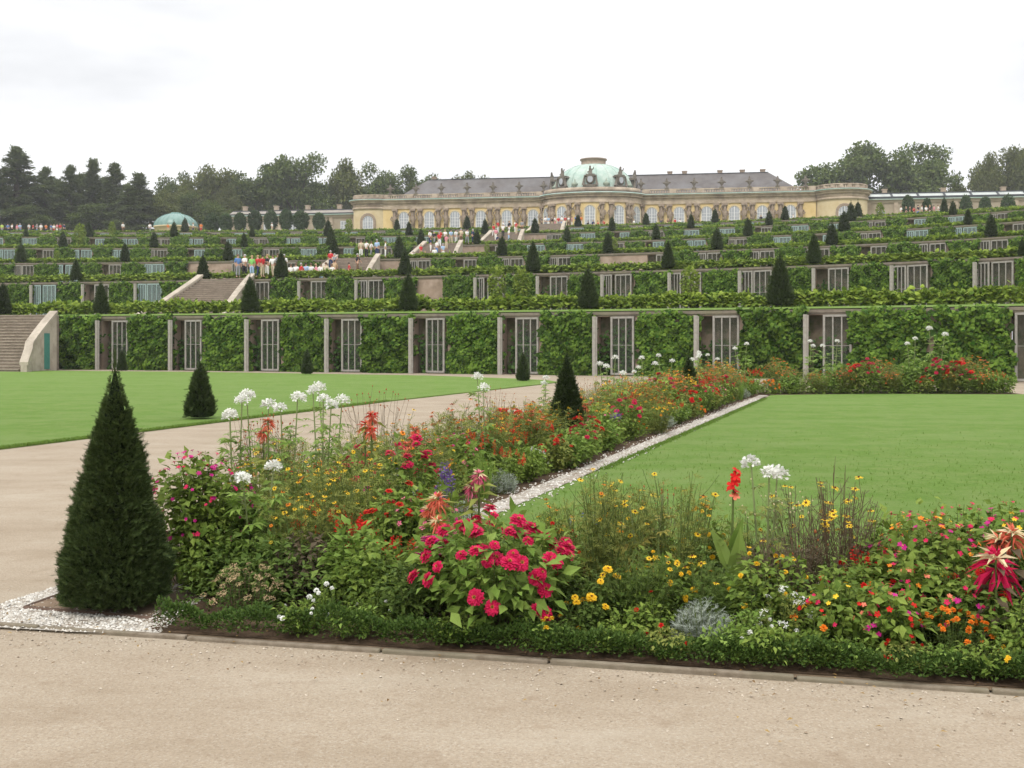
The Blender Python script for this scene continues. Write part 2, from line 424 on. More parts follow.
q = fill(pad, 4200); q = q[~in_poly([G(33, 609)[:2], G(80, 595)[:2], G(200, 596)[:2], G(148, 617)[:2]], q) | (rng.random(len(q)) < .04)]
pebbles('white_gravel', q, .014, .020, M_PEBW)
s_, o_ = rng.uniform(1.2, 24, 2600), rng.normal(.84, .11, 2600)
pebbles('white_gravel', YEW0 + AXU * s_[:, None] + AXP * o_[:, None], .037, .026, M_PEBW)
xx = rng.uniform(-3.4, 3.4, 1500); oo = rng.exponential(.22, 1500) * rng.choice([-1, -1, 1], 1500)
q = np.c_[xx, kerb_y(xx) + oo - .05]; q = q[np.abs(q[:, 1] - kerb_y(q[:, 0])) > .04]
pebbles('gravel', q, .002, .013, M_PEBB)

eb = Buf(); cs = [G(24, 610.5), G(76, 591.5), G(210, 593.5), G(152, 621)]
for a, c in zip(cs, cs[1:] + cs[:1]): eb.tube([a * [1, 1, 0] + [0, 0, .012], (a + c) / 2 * [1, 1, 0] + [0, 0, .014], c * [1, 1, 0] + [0, 0, .012]], .016, 4, 0)
o = link('edging', eb.mesh('edging', surf('edging_timber', (.09, .06, .045), (.16, .11, .085), 15, .95, .3, .1))); o['kind'] = 'structure'
M_LITTER = leafmat('fallen_leaf', (.16, .09, .035), (.36, .25, .10), .1, .8, 0)
xx = rng.uniform(-3.0, 3.0, 90); q = np.c_[xx, kerb_y(xx) - .04 - rng.exponential(.35, 90)]
q2 = np.c_[xx, kerb_y(xx) + rng.uniform(.03, .26, 90)]; q = np.concatenate([q, q2]); b = Buf()
b.scatter(LEAF, frames(np.c_[rng.normal(size=(180, 2)), rng.normal(0, .1, 180)], np.c_[rng.normal(0, .2, (180, 2)), np.ones(180)], .012, rng.uniform(.015, .035, 180)), np.c_[q, np.full(180, .018)])
o = link('leaf_litter', b.mesh('leaf_litter', M_LITTER)); o['kind'] = 'stuff'
# grass blades on the lawns (nearest part of the right lawn, and the lawn edges)
M_BLADE = leafmat('grass_blade', (.125, .215, .034), (.185, .285, .060), .5, .6, 0)
def grass(name, P, hmin, hmax, wid):
    n = len(P); b = Buf()
    D = np.c_[rng.normal(0, .45, (n, 2)), np.ones(n)]; N = np.c_[rng.normal(size=(n, 2)), np.full(n, .1)]
    b.scatter(BLADE, frames(D, N, wid, rng.uniform(hmin, hmax, n), .05), P)
    o = link(name, b.mesh(name, M_BLADE)); o['kind'] = 'stuff'
q = fill([(-.75, 8.2), (1.07, 13.1), (3.5, 20), (11, 20), (11, 5.6)], 14000)
keep = rng.random(len(q)) < np.clip((9.0 / q[:, 1]) ** 1.5, 0, 1) * np.clip((19.5 - q[:, 1]) / 8, 0, 1)
q = q[keep]; grass('grass', np.c_[q, np.full(len(q), .028)], .02, .045, .009)
t = rng.random(9000); e = np.array([1.07, 13.1]) + (np.array([6.74, 28.9]) - np.array([1.07, 13.1])) * t[:, None] + rng.normal(0, .03, (9000, 2)) + AXP * .03
grass('grass', np.c_[e, np.full(9000, .02)], .02, .055, .014)
e = np.array([-8.9, 11.6]) + (np.array([-3.2, 28]) - np.array([-8.9, 11.6])) * t[:, None] + rng.normal(0, .035, (9000, 2)) - AXP * .03
grass('grass', np.c_[e, np.full(9000, .02)], .02, .055, .016)

# ================================================================== terraces
H1, DH = 2.88, 3.3
LV = [0, H1] + [H1 + DH * k for k in range(1, 6)]        # LV[k] = top of wall k
_cols = [65, 320, 580, 850, 960]
_z1 = [59, 54.5, 48.4, 44.4, 41.9]
_ya = {2: [58.5, 61, 69, 77, 80], 3: [77.5, 80, 85.5, 96.7, 100], 4: [92.5, 92, 98, 111, 112.4], 5: [103.7, 101.5, 108.5, 121.4, 123.2], 6: [107.7, 109.5, 112.3, 124, 128]}
ZF = {1: np.polyfit(_cols, _z1, 2)}
for k in range(2, 7):
    ZF[k] = np.polyfit(_cols, [FPX * (LV[k] - EYE) / y for y in _ya[k]], 2)
def ZK(k, px):
    """distance of terrace wall k seen in column px (linear beyond the frame)"""
    px = np.asarray(px, float); c = np.clip(px, 0, 1024); d = np.polyder(ZF[k])
    return np.polyval(ZF[k], c) + np.polyval(d, c) * (px - c)
def WK(k, px, dz=0.0):
    z = ZK(k, px) + dz; return np.stack([(np.asarray(px, float) - CX) / FPX * z, z], -1)
PXS = np.linspace(-260, 1300, 79)
def terrace_ground():
    for k in range(1, 7):
        a = WK(k, PXS, .02); v1 = WK(k, PXS, .9); c = WK(k + 1, PXS, 2.0) if k < 6 else WK(6, PXS, 14)
        b = Buf(); n = len(PXS); r = lambda p, z: np.c_[p, np.full(n, z)]
        # turf verge rising behind the coping, then the level terrace
        V = np.concatenate([r(a, LV[k] + .02), r(v1, LV[k] + (.13 if k == 1 else .05)), r(c, LV[k] + .15)])
        F = [(j*n+i, j*n+i+1, (j+1)*n+i+1, (j+1)*n+i) for j in range(2) for i in range(n-1)]
        b.raw(V, F); b.mi[-1][:n-1] = 0; b.mi[-1][n-1:] = 1
        o = link('terrace_ground', b.mesh('terrace_ground', [M_TURF, M_EARTH])); o['kind'] = 'structure'
    # hilltop behind the last wall, up to the palace forecourt and on to the horizon
    far = [WK(6, PXS, 14)] + [np.stack([(PXS - CX) / FPX * z, np.full(len(PXS), z)], -1) for z in (0,)] if False else None
    rows = [(WK(6, PXS, 13.9), LV[6] + .2), (WK(6, PXS, 24), 21.0)]
    base = WK(6, PXS, 24)
    for m, z in ((1.6, 21.2), (3.2, 21.5), (9.0, 21.5)): rows.append((base * m, z))
    n = len(PXS); V = np.concatenate([np.c_[p, np.full(n, z)] for p, z in rows])
    b = Buf(); b.raw(V, [(j*n+i, j*n+i+1, (j+1)*n+i+1, (j+1)*n+i) for j in range(len(rows)-1) for i in range(n-1)])
    o = link('hill', b.mesh('hill', M_EARTH)); o['kind'] = 'structure'
terrace_ground()
# ================================================================== terrace walls, niche doors, vines
M_WALL = surf('wall_plaster', (.33, .245, .19), (.40, .31, .25), 1.5, .92, .25, .1, c3=(.22, .165, .12), scale3=.8)
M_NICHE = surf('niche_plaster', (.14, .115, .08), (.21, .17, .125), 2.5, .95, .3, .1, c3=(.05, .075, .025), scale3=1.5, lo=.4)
M_COPE = surf('coping', (.165, .14, .11), (.235, .20, .16), 3, .9, .3, .15, c3=(.2, .19, .12), scale3=1.2)
M_POST = surf('weathered_wood', (.28, .26, .225), (.37, .35, .31), 7, .85, .3, .2)
M_DOOR = surf('niche_door_frame', (.26, .245, .215), (.35, .33, .295), 6, .8, .2, .25)
M_DOORT = surf('niche_door_frame_green', (.24, .33, .31), (.33, .42, .40), 6, .75, .2, .3)
M_GLASS = glassmat('pane', (.16, .18, .15), .93)
M_GLASST = glassmat('pane_green', (.22, .30, .285), .66)
M_VINE = leafmat('vine_leaf', (.028, .078, .009), (.165, .265, .036), .28, .5, .12)
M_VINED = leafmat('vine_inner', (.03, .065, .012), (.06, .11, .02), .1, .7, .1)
M_HEDGE = leafmat('hedge_leaf', (.085, .155, .018), (.30, .385, .058), .3, .55, .08)
M_FIG = leafmat('fig_leaf', (.035, .08, .018), (.08, .15, .03), .25, .5, .15)
M_WOODY = surf('bark', (.10, .08, .055), (.17, .135, .10), 20, .95, .6, .1)

WALLNAME = {1: 'lowest terrace wall', 2: 'second terrace wall', 3: 'third terrace wall', 4: 'fourth terrace wall', 5: 'fifth terrace wall', 6: 'topmost terrace wall'}
TERR = {1: 'lowest terrace', 2: 'second terrace', 3: 'third terrace', 4: 'fourth terrace', 5: 'fifth terrace', 6: 'topmost terrace'}
PER = 4.62
def vine_mesh(i):
    b = Buf(); n = 2300
    x = rng.uniform(-1.5, 1.5, n); z = rng.uniform(.02, 2.95, n) ** 1.0
    edge = 1.36 + .20 * np.sin(z * (2.3 + i * .6) + i * 1.7) + .10 * np.sin(z * 8 + 2 * i); keep = np.abs(x) < edge
    keep &= z < 2.80 + .16 * np.sin(x * 4 + i) + rng.exponential(.08, n)
    x, z = x[keep], z[keep]; n = len(x)
    dep = .10 + .46 * np.clip(1 - (np.abs(x) / 1.55) ** 4, 0, 1) * (.62 + .38 * np.sin(x * 5.1 + z * 4.3 + i * 2)) * (.75 + .25 * np.sin(z * 6.7 - x * 3))
    y = -dep * rng.uniform(.55, 1.08, n)
    D = np.c_[rng.normal(0, .6, n), rng.normal(-.35, .3, n), rng.normal(-.6, .45, n)]; N = np.c_[rng.normal(0, .4, n), np.full(n, -1.0), rng.normal(.55, .4, n)]
    s = rng.uniform(.10, .20, n)
    b.scatter(VINE, frames(D, N, s, s), np.c_[x, y, z])
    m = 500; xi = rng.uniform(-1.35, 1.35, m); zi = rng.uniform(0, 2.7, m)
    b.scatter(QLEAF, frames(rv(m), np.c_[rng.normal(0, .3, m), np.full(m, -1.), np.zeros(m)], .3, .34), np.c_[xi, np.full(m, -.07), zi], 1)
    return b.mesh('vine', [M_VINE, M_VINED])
VINES = [vine_mesh(i) for i in range(4)]
def door_mesh(wd, h, post, mat):
    b = Buf(); t = .05
    xs = np.linspace(0, wd, 4)
    for x in (0, wd): b.box((x - .045, -.03, .05), (x + .045, .03, h), 0)
    for x in xs[1:-1]: b.box((x - .026, -.022, .09), (x + .026, .022, h - .08), 0)
    for z in (.09, h - .04): b.box((.045, -.028, z - .045), (wd - .045, .028, z + .045), 0)
    b.box((.045, -.012, h * .52 - .01), (wd - .045, .012, h * .52 + .01), 0)
    if post: b.box((-.78, -.08, .0), (-.62, .08, h + .05), 0)
    g = Buf(); g.box((.05, -.004, .14), (wd - .05, .004, h - .09), 0)
    return b.mesh('door', mat), g
_dm = {}
def fig_mesh(i):
    b = Buf(); n = 460
    P = np.c_[np.clip(rng.normal(0, .42, n), -.75, .75), rng.normal(0, .08, n), rng.uniform(.05, 1.2 + 1.1 * rng.random(n), n)]
    s = rng.uniform(.12, .24, n); b.scatter(VINE, frames(np.c_[rng.normal(size=(n, 2)), rng.normal(-.2, .5, n)], np.c_[rng.normal(0, .5, n), np.full(n, -.8), np.full(n, .6)], s, s), P)
    w = Buf()
    for j in range(5): w.tube([(0, 0, 0), (rng.normal(0, .2), rng.normal(0, .05), .6), (rng.normal(0, .35), rng.normal(0, .1), 1.3)], [.018, .013, .006], 3, 0)
    return b.mesh('foliage', M_FIG), w.mesh('stem', M_WOODY)
FIGS = [fig_mesh(i) for i in range(3)]

AXYAW = R(18.2)       # the axis of the stairs
STC = {1: PX(-28, 58.5), 2: PX(226, 82.0), 3: PX(357, 104.5), 4: PX(443, 126.0), 5: PX(507, 146.0), 6: PX(550, 166.0)}
PHASE = {1: 503, 2: 477, 3: 410, 4: 300, 5: 318, 6: 290}
BARE = {(3, 'a'): None}
for k in range(1, 7):
    H = LV[k] - LV[k-1]; z0 = LV[k-1] + (.2 if k > 1 else 0); Hv = LV[k] - z0
    pxs = np.linspace(-130, 1150, 1400); P = WK(k, pxs)
    cum = np.concatenate([[0], np.cumsum(np.linalg.norm(np.diff(P, axis=0), axis=1))])
    s_ref = np.interp(PHASE[k], pxs, cum)
    n0 = math.ceil((0 - s_ref) / PER); n1 = math.floor((cum[-1] - s_ref) / PER) - 1
    at = lambda s: np.array([np.interp(s, cum, P[:, 0]), np.interp(s, cum, P[:, 1])])
    sC = cum[np.argmin(np.linalg.norm(P - STC[k][:2], axis=1))]
    root = empty('terrace_wall', (*at(s_ref), z0), 0, f'{WALLNAME[k]} of pinkish plaster with a long row of glazed niche doors' if k < 6 else 'topmost terrace wall of plaster with low glazed niches below the palace', 'wall')
    org = np.array([*at(s_ref), z0])
    wb, cb = Buf(), Buf()
    vcount = fcount = 0
    for bi in range(n0, n1 + 1):
        s0 = s_ref + bi * PER; a, c = at(s0), at(s0 + PER); d = unit(c - a); yaw = math.atan2(d[1], d[0])
        L = np.linalg.norm(c - a); M = np.array([[d[0], -d[1], 0], [d[1], d[0], 0], [0, 0, 1.0]]); T0 = np.array([*a, z0]) - org
        pxm = CX + FPX * a[0] / a[1]
        stair = abs(s0 + 2.3 - sC) < (4.2 if k == 1 else 3.4)
        op = 1.78 if k == 1 else 2.12
        merged = k == 1 and 880 < pxm < 962
        ch = .15
        if stair or (k == 3 and bi % 9 == 4) or (k == 2 and bi % 13 == 12):
            wb.box((0, 0, -.3), (L, .5, Hv - ch), 0, M, T0)
        elif merged:
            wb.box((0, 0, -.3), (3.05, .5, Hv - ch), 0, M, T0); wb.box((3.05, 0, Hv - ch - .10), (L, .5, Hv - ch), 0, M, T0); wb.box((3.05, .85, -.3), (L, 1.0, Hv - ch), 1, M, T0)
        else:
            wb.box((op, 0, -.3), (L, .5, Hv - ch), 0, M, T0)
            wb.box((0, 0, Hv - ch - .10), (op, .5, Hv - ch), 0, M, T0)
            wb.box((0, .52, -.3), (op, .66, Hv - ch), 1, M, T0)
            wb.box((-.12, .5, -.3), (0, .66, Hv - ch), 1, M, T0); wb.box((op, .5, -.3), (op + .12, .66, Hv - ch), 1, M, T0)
        cb.box((0, -.09, Hv - ch), (L, .95, Hv - .02), 0, M, T0)
        cb.box((0, -.05, Hv - ch - .07), (L, -.002, Hv - ch - .002), 0, M, T0)
        if stair: continue
        hd = Hv - ch - .09
        teal = (k >= 4 and (bi * 7 + k) % 3 != 0) or (k in (2, 3) and pxm < 150 and bi % 2 == 0)
        wide = bi % 5 == 2 and k > 1
        key = (k > 2, teal, round(hd, 2), wide)
        if key not in _dm:
            mesh, g = door_mesh(1.06 if k == 1 else 1.2, hd, False, M_DOORT if teal else M_DOOR)
            _dm[key] = (mesh, g.mesh('pane', M_GLASST if teal else M_GLASS))
        if not ((k == 3 and bi % 9 == 4) or (k == 2 and bi % 13 == 12)):
            dloc = T0 + M @ np.array([3.25 if merged else (.70 if k == 1 else .86), -.06, 0])
            swing = rng.choice([0, 0, R(8), R(-6), R(15)]) if k < 3 else 0
            do = link('door', _dm[key][0], root, dloc, yaw - abs(swing)); link('pane', _dm[key][1], do)
            if k >= 2 and bi % 4 != 1:
                key2 = ('narrow',) + key
                if key2 not in _dm:
                    mesh, g = door_mesh(.66, hd, False, M_DOORT if teal else M_DOOR); _dm[key2] = (mesh, g.mesh('pane', M_GLASST if teal else M_GLASS))
                d2 = link('door', _dm[key2][0], root, T0 + M @ np.array([.06, -.07, 0]), yaw - rng.choice([0, .2, .45])); link('pane', _dm[key2][1], d2)
            if k <= 2 and not merged:
                pb = Buf(); pb.box((-.07, -.14, 0), (.07, .03, Hv - ch - .08)); pb.box((.06, -.10, 0), (.085+.05, -.02, Hv - ch - .1))
                if ('post', k) not in _dm: _dm[('post', k)] = pb.mesh('post', M_POST)
                link('post', _dm[('post', k)], root, T0 + M @ np.array([0.02, -.40, 0]), yaw)
            if k <= 2 and not merged:
                fcount += 1
                fp = org + T0 + M @ np.array([rng.uniform(.70, .95), .26, 0])
                f = empty('fig_plant', fp, yaw); f.scale = (rng.uniform(.9, 1.15), .9) + (rng.uniform(.7, 1.15),)
                link('foliage', FIGS[bi % 3][0], f); link('stem', FIGS[bi % 3][1], f)
                tag(f, f'young fig plant inside the {ordw(fcount)} open niche of the {WALLNAME[k]}', 'fig plant', 'fig plants in the wall niches')
        if (k == 3 and bi % 9 == 4): continue
        vcount += 1
        vp = org + T0 + M @ np.array([1.72 if merged else op + .06 + (PER - op) / 2, -.01, -.05])
        sx = rng.uniform(.95, 1.02) if k == 1 else rng.uniform(.82, .92)
        if k == 1 and pxm > 800 and pxm < 905: sx = 1.06
        v = link('climbing_vine', VINES[bi % 4], None, vp, yaw, (sx, rng.uniform(.9, 1.3), rng.uniform(.97, 1.05) * Hv / 2.9))
        tag(v, f'leafy green vine panel, {ordw(vcount)} along the {WALLNAME[k]} from its end beyond the stairs' if k < 6 else f'leafy green vine panel, {ordw(vcount)} along the topmost terrace wall below the palace', 'climbing vine', f'vine panels on the {WALLNAME[k]}')
        if k == 1 and 850 < CX + FPX * c[0] / c[1] < 960:      # the two merged bays: the vine has grown over the next niche
            pass
    link('wall', wb.mesh('wall', [M_WALL, M_NICHE]), root); link('coping', cb.mesh('coping', M_COPE), root)

# ------------------------------------------------------------------ hedges along the terraces
def hedge(k):
    off = 2.6 if k == 1 else 2.3
    px = np.linspace(-120, 1140, 900); P = WK(k, px, off)
    seg = np.linalg.norm(np.diff(P, axis=0), axis=1); cum = np.concatenate([[0], np.cumsum(seg)]); Ltot = cum[-1]
    dens = {1: 330, 2: 240, 3: 170, 4: 130, 5: 110, 6: 90}[k]; n = int(Ltot * dens)
    s = rng.uniform(0, Ltot, n)
    ph = k * 1.7
    hh = {1: .40, 2: .20, 3: .12, 4: .08, 5: .06, 6: .06}[k]
    hl = hh * (1 + .16 * np.sin(s * .9 + ph) + .12 * np.sin(s * 2.3 + ph * 2) + .08 * np.sin(s * 5.1 + ph))
    a = rng.uniform(0, np.pi, n); rr = np.sqrt(rng.uniform(.5, 1.05, n))
    wd = .55 + .12 * np.sin(s * 1.7 + ph)
    yo = -np.cos(a) * wd * rr; zo = np.clip((.10 if k < 6 else .0) + hl * np.sin(a) ** .7 * rr, .02, None) + rng.exponential(.05, n)
    x = np.interp(s, cum, P[:, 0]); y = np.interp(s, cum, P[:, 1])
    b = Buf(); sz = rng.uniform(.13, .24, n) * (1 + .12 * k)
    out = np.c_[rng.normal(0, .6, n), -np.cos(a) + rng.normal(0, .4, n), np.sin(a) + .1]
    D = out * .7 + rv(n, .6); N = np.c_[rng.normal(0, .5, n), -np.cos(a) * .5, np.full(n, 1.0)]
    b.scatter(VINE if k < 3 else QLEAF, frames(D, N, sz, sz * 1.1), np.c_[x, y + yo, LV[k] + .12 + zo])
    o = link('hedge', b.mesh('hedge', M_HEDGE))
    tag(o, f'long loose light green hedge running along the {TERR[k]}', 'hedge')
for k in range(1, 7): hedge(k)

# ------------------------------------------------------------------ stairs
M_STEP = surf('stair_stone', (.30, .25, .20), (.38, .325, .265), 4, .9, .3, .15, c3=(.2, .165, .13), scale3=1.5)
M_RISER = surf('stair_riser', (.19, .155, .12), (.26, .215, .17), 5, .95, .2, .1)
M_STONE = surf('pale_stone', (.40, .35, .28), (.48, .42, .345), 2.5, .9, .25, .15, c3=(.28, .24, .19), scale3=1.2)
M_TEALDOOR = surf('teal_paint', (.045, .17, .14), (.06, .21, .17), 5, .6, .1, .3)
STAIRS = {}
def stair(k):
    C = STC[k]; z0 = LV[k-1] + (.2 if k > 1 else 0); rise = LV[k] + .05 - z0; n = 19
    run = .30 if k > 1 else .165
    hw0, hw1 = (2.05, 3.1) if k > 1 else (5.2, 6.0)
    root = empty('garden_stair', (C[0], C[1], z0), -AXYAW, f'{ordw(k)} flight of the wide stone garden stair, climbing to the {TERR[k]}', 'stair', 'flights of the garden stair')
    b = Buf()
    for i in range(n):
        ya, yb = -(n - i) * run, -(n - i - 1) * run
        wa = hw0 + (hw1 - hw0) * (-ya / (n * run)) ** 1.3; h = rise * (i + 1) / n
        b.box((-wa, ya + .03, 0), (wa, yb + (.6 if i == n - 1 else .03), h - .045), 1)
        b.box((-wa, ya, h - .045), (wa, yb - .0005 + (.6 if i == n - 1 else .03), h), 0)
    link('steps', b.mesh('steps', [M_STEP, M_RISER]), root)
    for sd in (-1, 1):
        sw, cp = Buf(), Buf(); m = 9; pts = []
        for j in range(m):
            t = j / (m - 1); y = -t * n * run - (.25 if j == m - 1 else 0)
            x = hw0 + .02 + (hw1 - hw0) * t ** 1.3 + (.35 * max(0, t - .75) * 4 * (1 if k == 1 else .6))
            pts.append((sd * x, y, rise * (1 - (t * .74 + max(0, t - .86) * 1.1 if k == 1 else t)) + (.04 if k == 1 else .22)))
        for (x, y, z), (x2, y2, z2) in zip(pts[:-1], pts[1:]):
            w_ = .38 * sd
            v = [(x, y, 0), (x + w_, y, 0), (x2 + w_, y2, 0), (x2, y2, 0), (x, y, z), (x + w_, y, z), (x2 + w_, y2, z2), (x2, y2, z2)]
            sw.raw(v, [(4, 5, 6, 7), (0, 4, 7, 3), (1, 2, 6, 5), (0, 1, 5, 4), (3, 7, 6, 2)])
            e = .07 * sd
            v = [(x - e, y, z + .003), (x + w_ + e, y, z + .003), (x2 + w_ + e, y2, z2 + .003), (x2 - e, y2, z2 + .003)]
            v += [(p[0], p[1], p[2] + .16) for p in v]
            cp.raw(v, [(4, 5, 6, 7), (0, 4, 7, 3), (1, 2, 6, 5), (0, 1, 5, 4), (3, 7, 6, 2), (0, 3, 2, 1)])
        o = link('side_wall', sw.mesh('side_wall', M_STONE), root); link('coping', cp.mesh('coping', M_STONE), root)
        if k == 1 and sd == 1:
            db = Buf(); xd = hw0 + .02 + .38
            db.box((xd + .10, -1.45, .1), (xd + .22, -.75, 1.95)); 
            link('door', db.mesh('door', M_TEALDOOR), o)
    STAIRS[k] = (C, z0, rise, n * run)
for k in range(1, 7): stair(k)
def on_stair(k, lx, t):
    """point on flight k: lx metres off its middle, t of the way up"""
    C, z0, rise, run = STAIRS[k]; ly = -(1 - t) * run
    c, s = math.cos(-AXYAW), math.sin(-AXYAW)
    n = 19; i = min(n, math.floor(t * n) + 1)
    return np.array([C[0] + c * lx - s * ly, C[1] + s * lx + c * ly, z0 + rise * i / n])

# ------------------------------------------------------------------ clipped yew cones
M_YEW = leafmat('yew_needle', (.022, .040, .012), (.078, .108, .034), .12, .6, .2, .1)
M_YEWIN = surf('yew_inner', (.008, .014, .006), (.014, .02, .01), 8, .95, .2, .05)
def yew_profile(t, rag):      # radius along height 0..1
    r = (1 - t) ** 1.02
    return r * np.clip(.78 + t * 1.7, 0, 1.0)
def yew_mesh(n, h, r, size, name, inner=.86, seed=0):
    b = Buf()
    t = 1 - np.sqrt(rng.uniform(.0004, 1, n)); a = rng.uniform(0, 2*np.pi, n)
    lump = 1 + .045 * np.sin(a * 3 + t * 14 + seed) + .035 * np.sin(a * 7 - t * 27 + seed * 2) + .03 * np.sin(a * 2 + t * 41)
    rad = r * yew_profile(t, 0) * lump * rng.uniform(.86, 1.05, n) + .006
    P = np.c_[np.cos(a) * rad, np.sin(a) * rad, h * (.03 + .97 * t)]
    D = np.c_[np.cos(a), np.sin(a), np.full(n, .75)] + rv(n, .45)
    N = np.c_[np.cos(a) * .4, np.sin(a) * .4, np.ones(n)] + rv(n, .5)
    s = rng.uniform(.7, 1.35, n) * np.where(rng.random(n) < .07, 1.6, 1.0) * size * np.clip(.32 + (1 - t) * 2.2, .32, 1)
    b.scatter(SPRIG, frames(D, N, s, s), P)
    m = max(8, n // 500)          # the wispy leader
    tz = rng.uniform(.95, 1.06, m); b.scatter(SPRIG, frames(np.c_[rng.normal(0, .18, (m, 2)), np.ones(m)], rv(m), size * .35, size * 1.1), np.c_[rng.normal(0, r * .012, (m, 2)), h * tz])
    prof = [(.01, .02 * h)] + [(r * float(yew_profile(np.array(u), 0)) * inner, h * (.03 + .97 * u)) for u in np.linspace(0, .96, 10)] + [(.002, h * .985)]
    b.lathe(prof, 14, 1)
    return b.mesh(name, [M_YEW, M_YEWIN])
def trunk_mesh(h, r, name='trunk'):
    b = Buf(); b.tube([(0, 0, -.02), (0, .003, h * .5), (.004, 0, h)], [r, r * .8, r * .5], 8); return b.mesh(name, M_WOODY)
def big_yew(loc, h, r, n, size, label):
    e = empty('yew_cone', loc, 0, label, 'topiary')
    link('crown', yew_mesh(n, h, r, size, 'crown', seed=loc[0]), e); link('trunk', trunk_mesh(h * .3, .035), e)
    return e
big_yew((*YEW0, .02), 1.43, .335, 22000, .034, 'big dark clipped yew cone standing on the white gravel pad at the bed corner')
big_yew((*strip(9.35, 0), .03), 1.40, .31, 11000, .045, 'dark yew cone rising from the flower bed with pink flowers at its foot')
big_yew((*strip(18.9, 0), .03), 1.25, .28, 5000, .06, 'dark yew cone half hidden by flowers far along the long bed')
YM = [yew_mesh(2400, 1.0, .275, .085, 'yew', seed=i) for i in range(3)]
YN = [yew_mesh(1300, 1.0, .27, .12, 'yew', seed=i + 5) for i in range(3)]
def small_yew(px, ytop, d, z, label, group, wr=1.0, i=0, meshes=None):
    h = HT(ytop, d) - z; p = PX(px, d, z)
    o = link('yew_cone', (meshes or YM)[i % 3], None, p, rng.uniform(0, 6), (h * wr * rng.uniform(.72, .84), h * wr * rng.uniform(.72, .84), h))
    return tag(o, label, 'topiary', group)
small_yew(200, 360, 21.6, .03, 'clipped yew cone alone on the lawn beside the gravel path edge', None, 1.08, 0)
small_yew(307, 348, 49.5, .03, 'small yew cone at the far lawn edge before the lowest terrace wall', 'yew cones along the far path', 1.0, 1)
small_yew(523, 351, 41.5, .02, 'small yew cone by the tip of the lawn where the paths meet', 'yew cones along the far path', 1.0, 2)
small_yew(122, 349, 54.5, .03, 'small yew cone on the far lawn seen behind the tip of the big one', 'yew cones along the far path', 1.0, 0)
YT = {1: [(3, 281), (101, 281), (250, 275), (408, 271), (588, 266), (780, 253), (1100, 240)],
      2: [(76, 258), (203, 254), (281, 250), (405, 248), (533, 240), (668, 240), (814, 232), (1022, 238)],
      3: [(21, 242), (125, 242), (228, 240), (334, 237), (399, 235), (502, 235), (608, 231), (717, 227), (832, 222), (991, 213)],
      4: [(63, 231), (154, 231), (244, 232), (331, 226), (421, 228), (477, 229), (567, 225), (656, 223), (748, 217), (844, 210), (968, 208)],
      5: [(26, 227), (89, 221), (174, 221), (252, 225), (328, 219), (409, 221), (485, 218), (535, 217), (612, 216), (691, 213), (769, 210), (851, 202), (953, 200)],
      6: [(185, 217), (397, 218), (467, 215), (578, 214), (646, 212), (715, 208), (785, 205), (858, 201), (944, 197)]}
for k, lst in YT.items():
    for i, (px, yt) in enumerate(lst):
        d = float(ZK(k, px)) + 1.5
        small_yew(px, yt, d, LV[k] + .18, f'dark clipped yew cone on the {TERR[k]}, {ordw(i + 1)} along its row from the stair side' if k == 1 else
                  f'dark clipped yew cone, {ordw(i + 1)} in the row standing on the {TERR[k]}', f'yew cones on the {TERR[k]}', 1.0, i, YM if k < 3 else YN)
# young light green trees between the yews
M_YOUNG = leafmat('young_leaf', (.13, .20, .03), (.26, .32, .06), .3, .55, .1)
def young_mesh(i):
    b = Buf(); n = 420
    d = unit(rv(n)); rr = rng.uniform(.55, 1.0, n); P = d * rr[:, None] * np.array([.62, .62, .75]) + np.array([0, 0, 1.15])
    s = rng.uniform(.12, .22, n); b.scatter(VINE, frames(d + rv(n, .5), d * .5 + np.array([0, 0, 1.]), s, s), P)
    b.tube([(0, 0, 0), (.02, 0, .7), (0, 0, 1.3)], [.035, .03, .015], 5, 1)
    for j in range(4): b.tube([(0, 0, .7), tuple(d[j] * .3 + np.array([0, 0, 1.0])), tuple(d[j] * .5 + np.array([0, 0, 1.3]))], [.02, .012, .005], 3, 1)
    return b.mesh('young_tree', [M_YOUNG, M_WOODY])
YG = [young_mesh(i) for i in range(2)]
for i, (k, px, yt, d_) in enumerate([(3, 57, 256, 1), (1, 522, 270, 3), (3, 487, 246, 1), (3, 615, 241, 1), (1, 690, 266, 3), (2, 432, 270, 14), (4, 80, 224, 6), (5, 112, 222, 3),
                                    (5, 349, 219, 3), (2, 913, 258, 14), (1, 497, 268, 3), (5, 880, 203, 4)]):
    d = float(ZK(k, px)) + d_; h = HT(yt, d) - LV[k]; s = .62 * max(.7, h / 1.9)
    o = link('young_tree', YG[i % 2], None, PX(px, d, LV[k] + .18), rng.uniform(0, 6), (s, s, max(.6, (h - .18) / 1.9)))
    tag(o, f'round yellow-green young tree on the {TERR[k]}, ' + ('just ' + ['above the low stair', 'past the third yew cone', 'below the palace steps', 'beside a bare stretch of wall', 'past the fourth yew cone', 'below the crowded stair', 'near the crowd', 'under the dark conifers', 'before the pale gallery', 'where the wall is most overgrown', 'before the niche doors', 'at the round pavilion end'][i]), 'young tree', 'young trees on the terraces')
